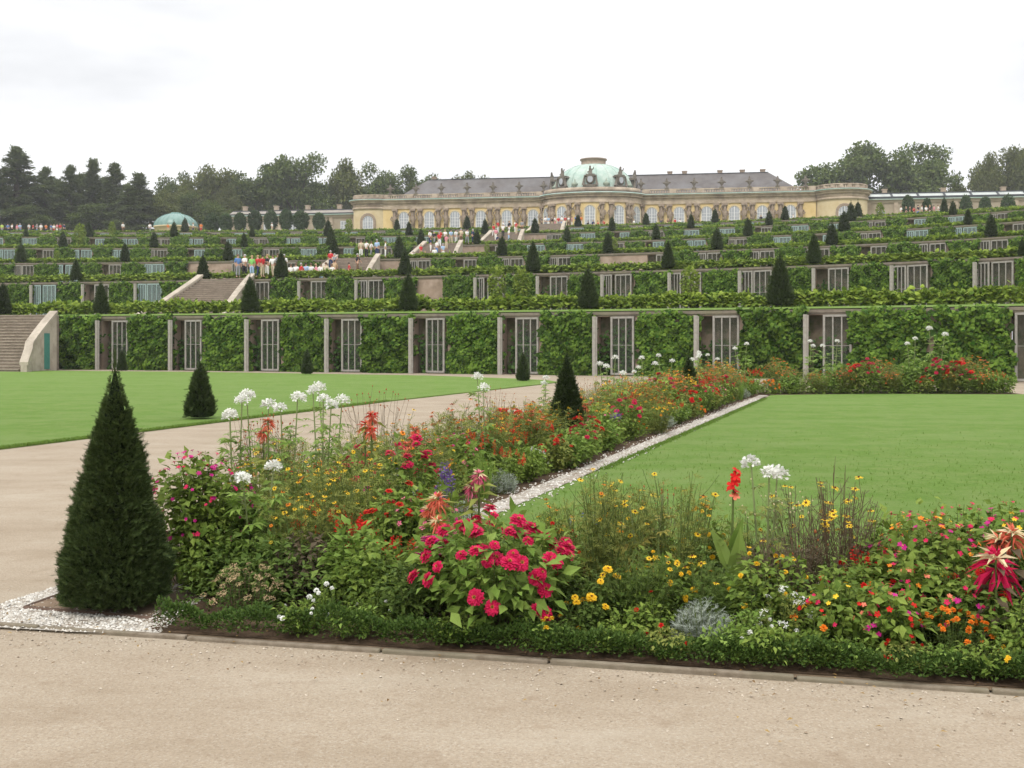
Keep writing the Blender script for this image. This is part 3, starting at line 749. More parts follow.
# ================================================================== palace on the hilltop
M_YEL = surf('yellow_stucco', (.62, .46, .21), (.70, .54, .28), .6, .9, .1, .1)
M_CREAM = surf('cream_stucco', (.55, .44, .26), (.62, .52, .34), .6, .9, .1, .1)
M_SAND = surf('sandstone', (.40, .32, .235), (.52, .43, .33), .9, .92, .3, .1, c3=(.25, .195, .15), scale3=.5)
M_SAND2 = surf('dark_sandstone', (.24, .185, .14), (.36, .285, .22), 2.5, .92, .4, .1)
M_SLATE = surf('slate', (.095, .085, .082), (.135, .122, .115), .8, .7, .2, .3, c3=(.16, .155, .155), scale3=.25)
M_COPPER = surf('green_copper', (.38, .47, .41), (.47, .55, .49), .9, .6, .1, .3, c3=(.26, .40, .34), scale3=.6)
M_LEAD = surf('lead', (.045, .05, .055), None, rough=.6)
M_WHITE_P = surf('white_paint', (.66, .66, .66), None, rough=.5)
M_PANE = surf('window_glass', (.30, .32, .36), (.40, .42, .45), .7, .12, 0, .8)
M_GLASSROOF = surf('glass_roof', (.36, .39, .36), (.44, .47, .44), 1.2, .3, 0, .5)
M_STAT = surf('statue_stone', (.12, .105, .085), (.20, .175, .145), 6, .9, .2, .1)

PAL = empty('palace', (15.1, 204, 21.3), -R(8.6), 'long single-storey yellow palace with a green copper dome above the terraces', 'palace')
MAIN, WH, EH = 41.0, 6.2, 7.4
b = Buf()
b.box((-MAIN, 0, -3), (MAIN, 12, WH), 0)
b.lathe([(1, -3), (1, WH)], 28, 0, math.pi, 2*math.pi, (0, .2, 0), 9.2, 5.4)
EP = {-1: (-43.4, 3.4, 1.8), 1: (45.6, 4.6, 4.0)}
for sg in (-1, 1):
    b.lathe([(1, -3), (1, WH)], 20, 1, math.pi, 2*math.pi, (EP[sg][0], 1.0, 0), EP[sg][1], EP[sg][2]); b.box((EP[sg][0] - EP[sg][1], 1.0, -3), (EP[sg][0] + EP[sg][1], 11, WH), 1)
link('wall', b.mesh('wall', [M_YEL, M_CREAM]), PAL)
# plinth + entablature + cornice
def bands(name, mat, rows, parent):
    b = Buf()
    for z0, z1, e in rows:
        b.box((-MAIN - .001, -e, z0), (-9.0 - e * .3, 0, z1)); b.box((9.0 + e * .3, -e, z0), (MAIN + .001, 0, z1))
        b.lathe([(1, z0), (1, z1), (.9, z1)], 28, 0, math.pi, 2*math.pi, (0, .2, 0), 9.2 + e, 5.4 + e)
        b.lathe([(.8, z0), (1, z0)], 28, 0, math.pi, 2*math.pi, (0, .2, 0), 9.2 + e, 5.4 + e)
        for sg in (-1, 1):
            b.lathe([(.85, z0), (1, z0), (1, z1), (.85, z1)], 20, 0, math.pi, 2*math.pi, (EP[sg][0], 1.0, 0), EP[sg][1] + e, EP[sg][2] + e)
            b.box((EP[sg][0] - EP[sg][1] - (e if sg < 0 else 0), 1.0, z0), (EP[sg][0] + EP[sg][1] + (e if sg > 0 else 0), 10.9, z1))
    return link(name, b.mesh(name, mat), parent)
bands('entablature', M_SAND, [(WH - .55, WH - .1, .22), (WH - .1, WH + .55, .14), (WH + .55, WH + .95, .5), (WH + .95, EH - .05, .8)], PAL)
bands('gutter', M_COPPER, [(EH - .05, EH + .12, .95)], PAL)
bands('lead_flashing', M_LEAD, [(EH + .12, EH + .24, .6)], PAL)
# parapet with balusters
b = Buf()
def parapet_seg(x0, x1, y, solid):
    if solid: b.box((x0, y, EH + .24), (x1, y + .5, EH + 1.15))
    else:
        b.box((x0, y, EH + .24), (x1, y + .5, EH + .42)); b.box((x0, y, EH + .92), (x1, y + .5, EH + 1.12)); n = max(2, int((x1 - x0) / .42))
        for i in range(n): xx = x0 + (x1 - x0) * (i + .5) / n; b.box((xx - .13, y + .1, EH + .42), (xx + .13, y + .4, EH + .92))
for sg in (-1, 1):
    x = 9.4
    i = 0
    while x < MAIN - .5:
        L = 1.3 if i % 2 == 0 else 3.75
        a, c = sorted((sg * x, sg * min(x + L, MAIN))); parapet_seg(a, c, .1, i % 2 == 0); x += L; i += 1
    for j in range(9):
        a0 = math.pi + math.pi * (j + .12) / 9; a1 = math.pi + math.pi * (j + .88) / 9
        b.lathe([(.88, EH + .24), (1, EH + .24), (1, EH + .42), (.88, EH + .42)], 3, 0, math.pi + math.pi * j / 9, math.pi + math.pi * (j + 1) / 9, (EP[sg][0], 1, 0), EP[sg][1], EP[sg][2])
        b.lathe([(.88, EH + .92), (1, EH + .92), (1, EH + 1.12), (.88, EH + 1.12)], 3, 0, math.pi + math.pi * j / 9, math.pi + math.pi * (j + 1) / 9, (EP[sg][0], 1, 0), EP[sg][1], EP[sg][2])
        for q in range(4):
            aa = math.pi + math.pi * (j + (q + .5) / 4) / 9; cx_, cy_ = EP[sg][0] + (EP[sg][1] - .25) * math.cos(aa), 1 + (EP[sg][2] - .25) * math.sin(aa)
            r_ = .3 if q == 0 else .13; b.box((cx_ - r_, cy_ - r_, EH + .42), (cx_ + r_, cy_ + r_, EH + .92))
b.lathe([(.95, EH + .24), (1, EH + .24), (1, EH + 1.1), (.95, EH + 1.1)], 28, 0, math.pi, 2*math.pi, (0, .2, 0), 9.1, 5.3)
link('balustrade', b.mesh('balustrade', M_SAND), PAL)
# roofs, dome
b = Buf()
for sg in (-1, 1):
    o_, i_ = sg * (MAIN - 2.2), sg * 6.5; ro, ri = sg * (MAIN - 8.0), sg * 6.5
    v = [(o_, 1.2, EH + .3), (i_, 1.2, EH + .3), (i_, 11, EH + .3), (o_, 11, EH + .3), (ro, 6.1, 12.1), (ri, 6.1, 12.1)]
    f = [(0, 1, 5, 4), (2, 3, 4, 5), (3, 0, 4)]
    b.raw(v, f if sg > 0 else [tuple(reversed(x)) for x in f])
roof = link('roof', b.mesh('roof', M_SLATE), PAL)
b = Buf()
for sg in (-1, 1): b.box((min(sg * (MAIN - 8.1), sg * 6.5), 5.95, 12.06), (max(sg * (MAIN - 8.1), sg * 6.5), 6.25, 12.2))
link('ridge', b.mesh('ridge', M_LEAD), roof)
for x in (14.5, 17.3, 24.0, 28.2, 36.0, -33.0):
    cb = Buf(); cb.box((-.45, -.35, -1.2), (.45, .35, .55)); cb.box((-.52, -.42, .55), (.52, .42, .72)); link('chimney', cb.mesh('chimney', M_SAND2), roof, (x if abs(x) < 33 else math.copysign(32, x), 6.9, 12.1))
b = Buf()
prof = [(7.9 * math.cos(t) ** .9 if t < 1.5 else .0, EH + .9 + 5.7 * math.sin(t)) for t in np.linspace(0, 1.25, 12)]
b.lathe([(8.0, EH + .4)] + prof + [(0, prof[-1][1] + .05)], 40, 0)
dome = link('dome', b.mesh('dome', M_COPPER), PAL, (0, 3.6, 0))
b = Buf()
for j in range(20):
    a = 2*math.pi*(j + .5) / 20; b.tube([(r * math.cos(a) * 1.008, r * math.sin(a) * 1.008, z) for r, z in prof], .07, 4)
link('rib', b.mesh('rib', M_COPPER), dome)
b = Buf(); zt = prof[-1][1]
b.lathe([(2.45, zt - .35), (2.6, zt - .3), (2.6, zt), (2.35, zt + .05), (2.35, zt + 1.0), (2.6, zt + 1.05), (2.6, zt + 1.25), (.1, zt + 1.35)], 28)
link('drum', b.mesh('drum', M_SAND2), dome)
# dormers (oeil-de-boeuf with sculpture) and copper urns on the dome
def dormer_mesh():
    b = Buf()
    b.lathe([(.0, -.9), (.95, -.9), (.95, .6), (.0, .6)], 16, 0); me = [0]
    b.v[-1] = b.v[-1][:, [0, 2, 1]] * np.array([.85, 1, 1.0])
    b.lathe([(.0, -.93), (.62, -.93)], 16, 1); b.v[-1] = b.v[-1][:, [0, 2, 1]] * np.array([.8, 1, 1.0])
    b.box((-1.35, -.9, -1.3), (1.35, .5, -.95)); b.box((-1.15, -.95, .55), (1.15, .3, .8)); b.box((-.8, -.95, .8), (.8, .3, 1.0))
    for sg in (-1, 1): b.tube([(sg * 1.3, -.8, -1.1), (sg * 1.15, -.9, -.2), (sg * 1.0, -.85, .6)], [.3, .2, .16], 6)
    b.tube([(0, -.6, .9), (.05, -.6, 1.7), (-.05, -.65, 2.1)], [.42, .34, .2], 6); b.tube([(-.05, -.65, 2.05), (0, -.7, 2.5)], [.22, .16], 6)
    b.tube([(0, -.6, 1.6), (.55, -.7, 1.9), (.7, -.7, 2.3)], [.16, .12, .08], 5); b.tube([(0, -.6, 1.5), (-.6, -.7, 1.3)], [.16, .1], 5)
    return b.mesh('dormer', [M_STAT, M_PANE])
DM = dormer_mesh()
ub = Buf(); ub.lathe([(.0, 0), (.35, 0), (.2, .25), (.62, .7), (.6, 1.0), (.35, 1.15), (.12, 1.35), (.1, 1.8), (0, 1.85)], 12)
UM = ub.mesh('urn', surf('old_copper', (.22, .27, .21), (.31, .35, .28), 2, .7, .2, .2))
for deg in (-90, -47, -133, -8, -172):
    a = R(deg); o = link('dormer', DM, dome, (7.35 * math.cos(a), 7.35 * math.sin(a), EH + 2.6), a + R(90))
for deg in (-68, -112, -27, -153):
    a = R(deg); link('urn', UM, dome, (7.8 * math.cos(a), 7.8 * math.sin(a), EH + 1.0), 0)
# attic sculptures on the parapet (vases with putti, dark against the slate)
def vase_mesh(i):
    b = Buf(); b.box((-.4, -.3, 0), (.4, .3, .25)); b.lathe([(.2, .25), (.14, .5), (.42, .95), (.46, 1.25), (.25, 1.4), (.3, 1.5)], 10)
    b.tube([(-.75, 0, 1.05 + .1 * i), (-.3, 0, 1.2), (.3, 0, 1.25), (.8, 0, 1.05 + .15 * (i % 2))], [.12, .22, .22, .1], 6)
    b.tube([(0, 0, 1.3), (.05 * (i - 1), 0, 1.75), (0, 0, 2.05)], [.26, .2, .1], 6)
    return b.mesh('attic_vase', M_STAT)
VM = [vase_mesh(i) for i in range(3)]
WX = [11.2 + 5.05 * i for i in range(6)]
for sg in (-1, 1):
    for i in range(7): link('attic_vase', VM[i % 3], PAL, (sg * (8.9 + 5.05 * i if i else 9.2), .3, EH + 1.1))
# windows
def window_meshes(w, h, surround):
    b = Buf(); r = w / 2; n = 10; zc = h - r
    arch = [(-r, 0), (-r, zc)] + [(-r * math.cos(t), zc + r * math.sin(t)) for t in np.linspace(0, math.pi, n)[1:-1]] + [(r, zc), (r, 0)]
    k = len(arch); e = surround
    out = [(x * (r + e) / r, z if z <= zc else zc + (z - zc) * (r + e) / r) for x, z in arch]
    V = [(x, -.14, z) for x, z in arch] + [(x, -.14, z) for x, z in out] + [(x, 0, z) for x, z in arch] + [(x, 0, z) for x, z in out]
    F = []
    for i in range(k - 1): F += [(i, k+i, k+i+1, i+1), (2*k+i, i, i+1, 2*k+i+1), (k+i, 3*k+i, 3*k+i+1, k+i+1)]
    b.raw(V, F, 1)
    # white glazing frame: stiles and glazing bars
    for x in (-r + .06, 0, r - .06): b.box((x - .07, -.10, 0), (x + .07, -.05, zc + (r * .9 if x == 0 else .1)))
    for x in (-r * .5, r * .5): b.box((x - .03, -.09, 0), (x + .03, -.05, zc + r * .75))
    for z in np.arange(.0, zc + .3, .62): b.box((-r + .02, -.085, z - .035), (r - .02, -.052, z + .035))
    for t in np.linspace(.15, math.pi - .15, 9): b.box((-r * .97 * math.cos(t) - .06, -.10, zc + r * .93 * math.sin(t) - .06), (-r * .97 * math.cos(t) + .06, -.051, zc + r * .97 * math.sin(t) + .06))
    p = Buf(); p.raw([(x, -.04, z) for x, z in arch], [tuple(range(k))])
    return b, p
wb, wp = window_meshes(1.95, 5.0, .22); WM = wb.mesh('window', [M_WHITE_P, M_CREAM]); WP = wp.mesh('pane', M_PANE)
wb2, wp2 = window_meshes(2.1, 4.3, .5); WM2 = wb2.mesh('window', [M_WHITE_P, M_SAND2]); WP2 = wp2.mesh('pane', M_PANE)
def window(x, y, a, m=None, p=None, z=.1):
    o = link('window', m or WM, PAL, (x, y, z), a); link('pane', p or WP, o)
def herm_mesh(i):
    b = Buf(); b.box((-.42, -.32, 0), (.42, 0, .9)); b.tube([(0, -.2, .9), (0, -.22, 2.9)], [.26, .42], 6)
    b.tube([(0, -.22, 2.8), (.05, -.34, 3.3), (0, -.38, 4.0), (0, -.34, 4.45)], [.44, .38, .52, .24], 8)
    b.tube([(0, -.36, 4.4), (.04 * (i - 1), -.42, 4.75), (0, -.4, 5.05)], [.2, .27, .14], 8)
    s = 1 if i % 2 else -1
    b.tube([(s * .48, -.36, 4.15), (s * .8, -.45, 4.45), (s * .5, -.45, 5.0), (s * .2, -.4, 5.25)], [.17, .15, .12, .1], 5)
    b.tube([(-s * .48, -.36, 4.1), (-s * .75, -.5, 3.6), (-s * .3, -.62, 3.2)], [.17, .14, .1], 5)
    b.tube([(s * .3, -.5, 3.4), (-s * .2, -.55, 2.7), (s * .25, -.5, 2.1)], [.2, .22, .1], 5)
    b.box((-.55, -.42, 5.2), (.55, 0, 5.62)); b.box((-.42, -.06, 0), (.42, -.002, 5.2))
    return b.mesh('caryatid', M_SAND2)
HMM = [herm_mesh(i) for i in range(3)]
for sg in (-1, 1):
    for i, x in enumerate(WX):
        window(sg * x, 0, 0)
        for j in (-1, 1): link('caryatid', HMM[(i + j) % 3], PAL, (sg * x + j * 1.78, 0, .02))
    window(EP[sg][0], 1.0 - EP[sg][2], 0, WM2, WP2, .1)
def bow(deg):
    a = R(deg); x, y = 9.2 * math.sin(a), .2 - 5.4 * math.cos(a); n = math.atan2(math.sin(a) / 9.2, math.cos(a) / 5.4)
    return x, y, n
for dg in (0, -35, 35, -66, 66):
    x, y, n = bow(dg); window(x, y - .03, n)
for dg in (-48.5, -25, -14, 14, 25, 48.5, -53, 53, -82, 82):
    x, y, n = bow(dg); link('caryatid', HMM[int(abs(dg)) % 3], PAL, (x, y, .02), n)

# low galleries at both ends of the palace
def gallery(px_name, x0, x1, yoff, h, label, glass):
    C = PAL.location; a = -R(8.6); c, s = math.cos(a), math.sin(a)
    org = (C.x + c * x0 - s * yoff, C.y + s * x0 + c * yoff, 21.3)
    e = empty('gallery_building', org, a, label, 'gallery')
    L = x1 - x0; b = Buf(); b.box((0, 0, -3), (L, 7, h - 1.4)); b.box((0, -.25, h - 1.9), (L, -.001, h - 1.4)); link('wall', b.mesh('wall', surf('gallery_stucco', (.32, .265, .195), (.39, .33, .25), .7, .9, .1, .1)), e)
    b = Buf(); b.box((-.1, -.6, h - 1.4), (L + .1, 7.4, h - 1.25)); link('gutter', b.mesh('gutter', M_COPPER), e)
    b = Buf(); b.box((-.05, -.3, h - 1.25), (L + .05, 7.2, h - .95)); link('lead_flashing', b.mesh('lead_flashing', M_LEAD), e)
    if glass:
        b = Buf(); b.raw([(0, 0, h - .95), (L, 0, h - .95), (L, 1.6, h - .1), (0, 1.6, h - .1)], [(0, 1, 2, 3)])
        rf = link('roof', b.mesh('roof', M_GLASSROOF), e); b = Buf(); b.box((-.05, 1.6, h - .25), (L, 2.2, h + .12)); b.box((-.05, -.12, h - 1.0), (L, -.02, h - .78)); n = 9
        for i in range(n + 1): xx = L * i / n; b.box((xx - .2, -.02, h - .95), (xx + .2, 1.62, h - .85)); b.raw([(xx - .22, -.05, h - .93), (xx + .22, -.05, h - .93), (xx + .22, 1.6, h - .06), (xx - .22, 1.6, h - .06)], [(0, 1, 2, 3)])
        link('glazing_bar', b.mesh('glazing_bar', M_LEAD), rf)
    else:
        b = Buf(); b.raw([(0, -.1, h - .95), (L, -.1, h - .95), (L, 1.5, h - .25), (0, 1.5, h - .25)], [(0, 1, 2, 3)]); b.box((0, 1.5, h - .95), (L, 6.8, h - .3))
        rf = link('roof', b.mesh('roof', surf('pale_roof', (.24, .215, .185), (.31, .28, .245), .8, .85, .1, .2)), e); b = Buf(); b.box((-.05, 1.5, h - .25), (L, 1.9, h - .05)); link('ridge', b.mesh('ridge', M_LEAD), rf)
    for i in range(4):
        cb = Buf(); cb.box((-.4, -.4, -.5), (.4, .4, .85)); cb.box((-.5, -.5, .85), (.5, .5, 1.0)); link('chimney', cb.mesh('chimney', M_SAND), rf, (L * (i + .35) / 4, 2.4, h - .1))
    wb_ = Buf(); wb_.box((-.75, -.1, 0), (.75, -.02, 2.6), 1)
    for xx in (-.6, 0, .6): wb_.box((xx - .05, -.16, .1), (xx + .05, -.10, 2.5))
    for zz in (.1, .9, 1.7, 2.45): wb_.box((-.65, -.15, zz - .04), (.65, -.101, zz + .04))
    wm = wb_.mesh('window', [M_WHITE_P, M_PANE])
    n = int(L / 5.2)
    for i in range(n): link('window', wm, e, (L * (i + .5) / n, 0, 1.4))
    pb = Buf(); pb.box((-.35, -.22, 0), (.35, -.001, h - 1.9)); pm = pb.mesh('pilaster', M_SAND)
    for i in range(n + 1): link('pilaster', pm, e, (min(max(L * i / n, .4), L - .4), 0, 0))
gallery('l', -73.5, -46.9, 3.5, 6.6, 'low pale gallery wing with a flat roof, reaching from the palace to the tall trees', False)
gallery('r', 50.3, 92, 2.5, 7.4, 'low gallery wing with a long glazed roof and small chimneys beside the round pavilion', True)
# green glass rotunda under the trees
e = empty('rotunda', PX(176, 205, 21.3), 0, 'small round pavilion with a green glazed dome below the dark trees', 'pavilion')
b = Buf(); b.lathe([(3.9, 0), (3.9, 1.5), (4.1, 1.5), (4.1, 1.75), (3.9, 1.75)], 28); link('wall', b.mesh('wall', M_CREAM), e)
b = Buf(); dp = [(4.0 * math.cos(t), 1.75 + 2.5 * math.sin(t)) for t in np.linspace(0, 1.35, 9)]; b.lathe(dp + [(0, 4.25)], 32)
dm_ = link('dome', b.mesh('dome', surf('teal_glass', (.13, .23, .20), (.18, .29, .255), .8, .35, 0, .5)), e)
b = Buf()
for j in range(22):
    a = 2*math.pi*j/22; b.tube([(r * math.cos(a) * 1.01, r * math.sin(a) * 1.01, z + .01) for r, z in dp], .045, 4)
b.lathe([(.9, 4.15), (.95, 4.2), (.95, 4.4), (0, 4.5)], 16)
link('rib', b.mesh('rib', surf('teal_rib', (.22, .36, .33), None)), dm_)

# ================================================================== trees
M_TLEAF = leafmat('tree_leaf', (.050, .082, .022), (.150, .190, .052), .25, .6, .16)
M_TLEAF2 = leafmat('tree_leaf_olive', (.065, .088, .024), (.170, .185, .055), .25, .6, .16)
M_CON = leafmat('conifer_needle', (.068, .098, .038), (.155, .185, .072), .35, .65, .15)
M_BARK = surf('tree_bark', (.06, .048, .036), (.11, .09, .07), 8, .95, .5, .1)
def broadleaf(seed, spread, nclump=46, gap=1.0):
    g = np.random.default_rng(seed); b = Buf(); w = Buf()
    w.tube([(0, 0, -.3), (.05, 0, 2.2), (.1, .05, 4.5), (.0, .1, 7)], [.5, .4, .33, .22], 8)
    cl = []
    nl = 11
    for i in range(nl):
        a = i * 2.4 + g.uniform(-.4, .4); el = g.uniform(.25, 1.25); L = g.uniform(3.2, 5.2) * spread
        z0 = g.uniform(4.2, 6.6); p0 = np.array([.05, .05, z0]); d = np.array([math.cos(a) * math.cos(el), math.sin(a) * math.cos(el), math.sin(el)])
        p1 = p0 + d * L * .55 + np.array([0, 0, .3]); p2 = p0 + d * L + np.array([0, 0, 1.1])
        w.tube([p0, p1, p2], [.2, .12, .05], 5)
        for j in range(nclump // nl):
            t = g.uniform(.45, 1.1); c = p0 + (p2 - p0) * t + g.normal(0, 1.0, 3) * np.array([1, 1, .8]); cl.append((c, g.uniform(.9, 1.75)))
            w.tube([p0 + (p2 - p0) * min(t, .95) * .8, c], [.06, .025], 3)
    for i in range(7): cl.append((np.array([g.normal(0, 1.7), g.normal(0, 1.7), g.uniform(7.2, 9.2)]), g.uniform(1.1, 1.8)))
    for c, r in cl:
        n = int(150 * r * r); d = unit(g.normal(size=(n, 3))); d[:, 2] = np.abs(d[:, 2]) * g.choice([1, 1, 1, -1], n)
        P = c + d * (r * g.uniform(.35, 1.12, n))[:, None] * np.array([1.15, 1.15, .8])
        s = g.uniform(.24, .52, n); D = d + g.normal(0, .7, (n, 3)) - np.array([0, 0, .25]); N = d * .6 + np.array([0, 0, .7]) + g.normal(0, .4, (n, 3))
        b.scatter(QLEAF, frames(D, N, s * .8, s), P)
    return b, w
BT = []
for i in range(5):
    b_, w_ = broadleaf(20 + i, (.95, 1.1, 1.0, .9, 1.15)[i], (50, 44, 55, 48, 62)[i])
    BT.append((b_.mesh('crown', M_TLEAF if i % 2 == 0 else M_TLEAF2), w_.mesh('trunk', M_BARK)))
def conifer(seed, full):
    g = np.random.default_rng(seed); b = Buf(); w = Buf()
    w.tube([(0, 0, -.3), (.05, 0, 5), (0, .05, 10)], [.3, .2, .03], 7)
    nb = 130
    for i in range(nb):
        t = (i + g.uniform(0, 1)) / nb; z = .5 + 9.6 * t; a = g.uniform(0, 2*np.pi)
        L = (2.8 * (1 - t) ** 1.0 + .07) * g.uniform(.5, 1.15) * full; dz = g.uniform(-.30, .25) * L + .3 * t
        p0 = np.array([0, 0, z]); p2 = np.array([math.cos(a) * L, math.sin(a) * L, z + dz]); p1 = (p0 + p2) / 2 + np.array([0, 0, .12 * L])
        w.tube([p0, p1, p2], [.045, .03, .012], 3, 0, False)
        n = int(70 + 110 * L); u = g.uniform(.15, 1.05, n)[:, None]; P = (1-u)**2 * p0 + 2*u*(1-u) * p1 + u*u * p2 + g.normal(0, .14, (n, 3)) * np.array([1, 1, .7])
        s = g.uniform(.10, .28, n); D = (p2 - p0) / L + g.normal(0, .65, (n, 3)) - np.array([0, 0, .3])
        b.scatter(QLEAF, frames(D, np.tile([0, 0, 1.0], (n, 1)) + g.normal(0, .6, (n, 3)), s * .5, s * 1.3), P)
    return b, w
CT = []
for i in range(4):
    b_, w_ = conifer(60 + i, (1.3, 1.0, 1.15, .8)[i]); CT.append((b_.mesh('crown', M_CON), w_.mesh('trunk', M_BARK)))
def tree(px, ytop, wpx, d, meshes, H0, W0, label, cat='tree', group=None, z=21.3, name='tree'):
    e = empty(name, PX(px, d, z), rng.uniform(0, 6.28), label, cat, group)
    co = np.zeros(len(meshes[0].vertices) * 3, np.float32); meshes[0].vertices.foreach_get('co', co); co = co.reshape(-1, 3); H0 = co[:, 2].max(); W0 = 2 * np.percentile(np.abs(co[:, 0]), 98.5)
    h = (HT(ytop, d) - z) / H0; ww = wpx * d / FPX / W0
    c = link('crown', meshes[0], e); t = link('trunk', meshes[1], e)
    for o in (c, t): o.scale = (ww, ww, h)
    return e
BR = [(170, 168, 44, 262, 0, 'rounded park tree rising behind the green glazed dome'),
      (203, 163, 52, 258, 1, 'leafy park tree just past the green glazed dome'),
      (250, 157, 56, 262, 2, 'tall park tree above the outer end of the pale gallery'),
      (297, 151, 60, 262, 4, 'tallest broad park tree above the middle of the pale gallery'),
      (346, 155, 58, 266, 3, 'broad park tree behind the inner half of the pale gallery'),
      (386, 158, 52, 266, 0, 'park tree behind the cornered end of the yellow palace'),
      (424, 162, 42, 268, 2, 'park tree behind the sloping end of the slate roof'),
      (462, 169, 42, 272, 1, 'low tree top peeping over the slate roof short of the dome'),
      (842, 138, 88, 262, 4, 'broad spreading old tree behind the round end pavilion'),
      (914, 134, 72, 256, 2, 'big dense old tree above the glazed gallery roof'),
      (886, 172, 44, 266, 0, 'lower dark tree between the two big ones behind the round pavilion'),
      (957, 172, 34, 262, 3, 'small bushy tree above the glazed gallery roof'),
      (988, 148, 46, 258, 3, 'slender tree with gaps in its crown above the glazed gallery'),
      (1027, 140, 56, 254, 1, 'tree cut off by the picture edge above the glazed gallery'),
      (276, 186, 26, 275, 1, 'lower tree filling the gap behind the gallery chimneys'),
      (228, 182, 36, 252, 3, 'short tree at the outer end of the pale gallery')]
for px, yt, wp_, d, i, lb in BR: tree(px, yt + 2, wp_ * (1.04 if px < 500 else .94), d, BT[i], 11.0, 10.4, lb, 'tree', 'broadleaf park trees on the hilltop', name='park_tree')
CN = [(-30, 156, 74, 225, 0, 'dark conifer at the very edge of the wood'), (17, 145, 84, 222, 0, 'tallest and widest dark conifer of the wood'), (45, 165, 56, 230, 2, 'dark conifer leaning against the tallest one'),
      (70, 163, 52, 224, 2, 'dark ragged conifer above the crowd on the terrace'), (93, 157, 40, 228, 3, 'narrow dark conifer with a thin pointed top'), (115, 161, 52, 226, 1, 'dark conifer with a forked top beside the narrow one'),
      (139, 171, 56, 222, 1, 'last dark conifer of the wood before the green glazed dome'), (57, 178, 66, 236, 0, 'dark conifer deep in the wood'), (104, 176, 66, 238, 0, 'low dark conifer filling the wood behind the narrow one'), (82, 172, 50, 233, 1, 'dark conifer behind the ragged one above the crowd'), (-4, 168, 60, 218, 2, 'dark conifer in front of the tallest one'), (128, 182, 46, 219, 2, 'small dark conifer at the foot of the forked one')]
for px, yt, wp_, d, i, lb in CN: tree(px, yt, wp_, d, CT[i], 10.3, 5.4, lb, 'conifer', 'dark conifers of the wood', name='conifer_tree')
for px, yt, wp_, d, i, lb in [(156, 188, 40, 224, 1, 'brownish green low tree between the conifers and the green dome'), (30, 206, 40, 216, 4, 'bushy dark tree under the tallest conifer'),
                              (92, 204, 40, 220, 2, 'bushy dark tree under the narrow conifer'),
                              (198, 192, 34, 236, 2, 'pointed light green tree beside the green glazed dome'), (214, 200, 30, 226, 0, 'low bushy tree between the dome and the gallery')]:
    tree(px, yt, wp_, d, BT[i], 11.0, 10.4, lb, 'tree', 'low trees at the foot of the wood', name='low_tree')
# clipped round bushes before the galleries
def ball_mesh(i):
    b = Buf(); n = 2600; d = unit(rng.normal(size=(n, 3))); r = rng.uniform(.6, 1.06, n)
    P = d * r[:, None] * np.array([1.0, 1.0, 1.05]) + np.array([0, 0, 1.5]); s = rng.uniform(.14, .3, n)
    b.scatter(QLEAF, frames(d + rv(n, .6), d * .6 + np.array([0, 0, .7]), s * .8, s), P); b.tube([(0, 0, -.3), (0, .02, .8), (0, 0, 1.6)], [.09, .07, .04], 6, 1)
    return b.mesh('round_bush', [leafmat('bush_leaf', (.040, .072, .028), (.085, .13, .05), .2, .6, .2), M_WOODY])
RB = [ball_mesh(i) for i in range(2)]
for i, (px, yt, d, w_, lb) in enumerate([(212, 214, 205, 17, 'at the rotunda side'), (226, 214, 204, 15, 'beside the short tree'), (240, 213, 202, 14, 'at the outer gallery end'), (255, 211, 201, 16, 'before the outer gallery windows'),
                               (271, 211, 200, 15, 'before the middle of the pale gallery'), (286, 210, 200, 15, 'just past the gallery middle'), (301, 211, 199, 18, 'widest of the row before the gallery'), (319, 213, 198, 14, 'nearest the yellow palace'),
                               (908, 196, 178, 14, 'nearest the round pavilion'), (927, 199, 178, 11, 'behind the visitors by the glazed gallery'), (966, 196, 177, 13, 'before the glazed gallery past two yews'), (985, 197, 176, 13, 'between two gaps before the glazed gallery'), (1008, 195, 176, 15, 'last before the picture edge')]):
    z = 21.2 if px < 500 else 20.3
    o = link('round_bush', RB[i % 2], None, PX(px, d, z), i); sw = .86 * w_ * d / FPX / 2.05; o.scale = (sw, sw, (HT(yt, d) - z) / 2.6)
    tag(o, f'clipped dark round bush {lb}', 'bush', 'round bushes before the galleries')

# ================================================================== people on the stairs and terraces
def skin(name, joints, edges, sub=1):
    me = bpy.data.meshes.new(name); me.from_pydata([j[:3] for j in joints], edges, []); me.update()
    o = bpy.data.objects.new('tmp', me); COL.objects.link(o)
    m = o.modifiers.new('skin', 'SKIN'); o.modifiers.new('sub', 'SUBSURF').levels = sub
    if not me.skin_vertices: 
        bm = bmesh.new(); bm.from_mesh(me); bm.verts.layers.skin.verify(); bm.to_mesh(me); bm.free()
    for v, j in zip(me.skin_vertices[0].data, joints): v.radius = (j[3], j[4] if len(j) > 4 else j[3])
    me.skin_vertices[0].data[0].use_root = True
    dg = bpy.context.evaluated_depsgraph_get(); dg.update()
    out = bpy.data.meshes.new_from_object(o.evaluated_get(dg)); out.name = name
    bpy.data.objects.remove(o); out.polygons.foreach_set('use_smooth', [True] * len(out.polygons)); return out
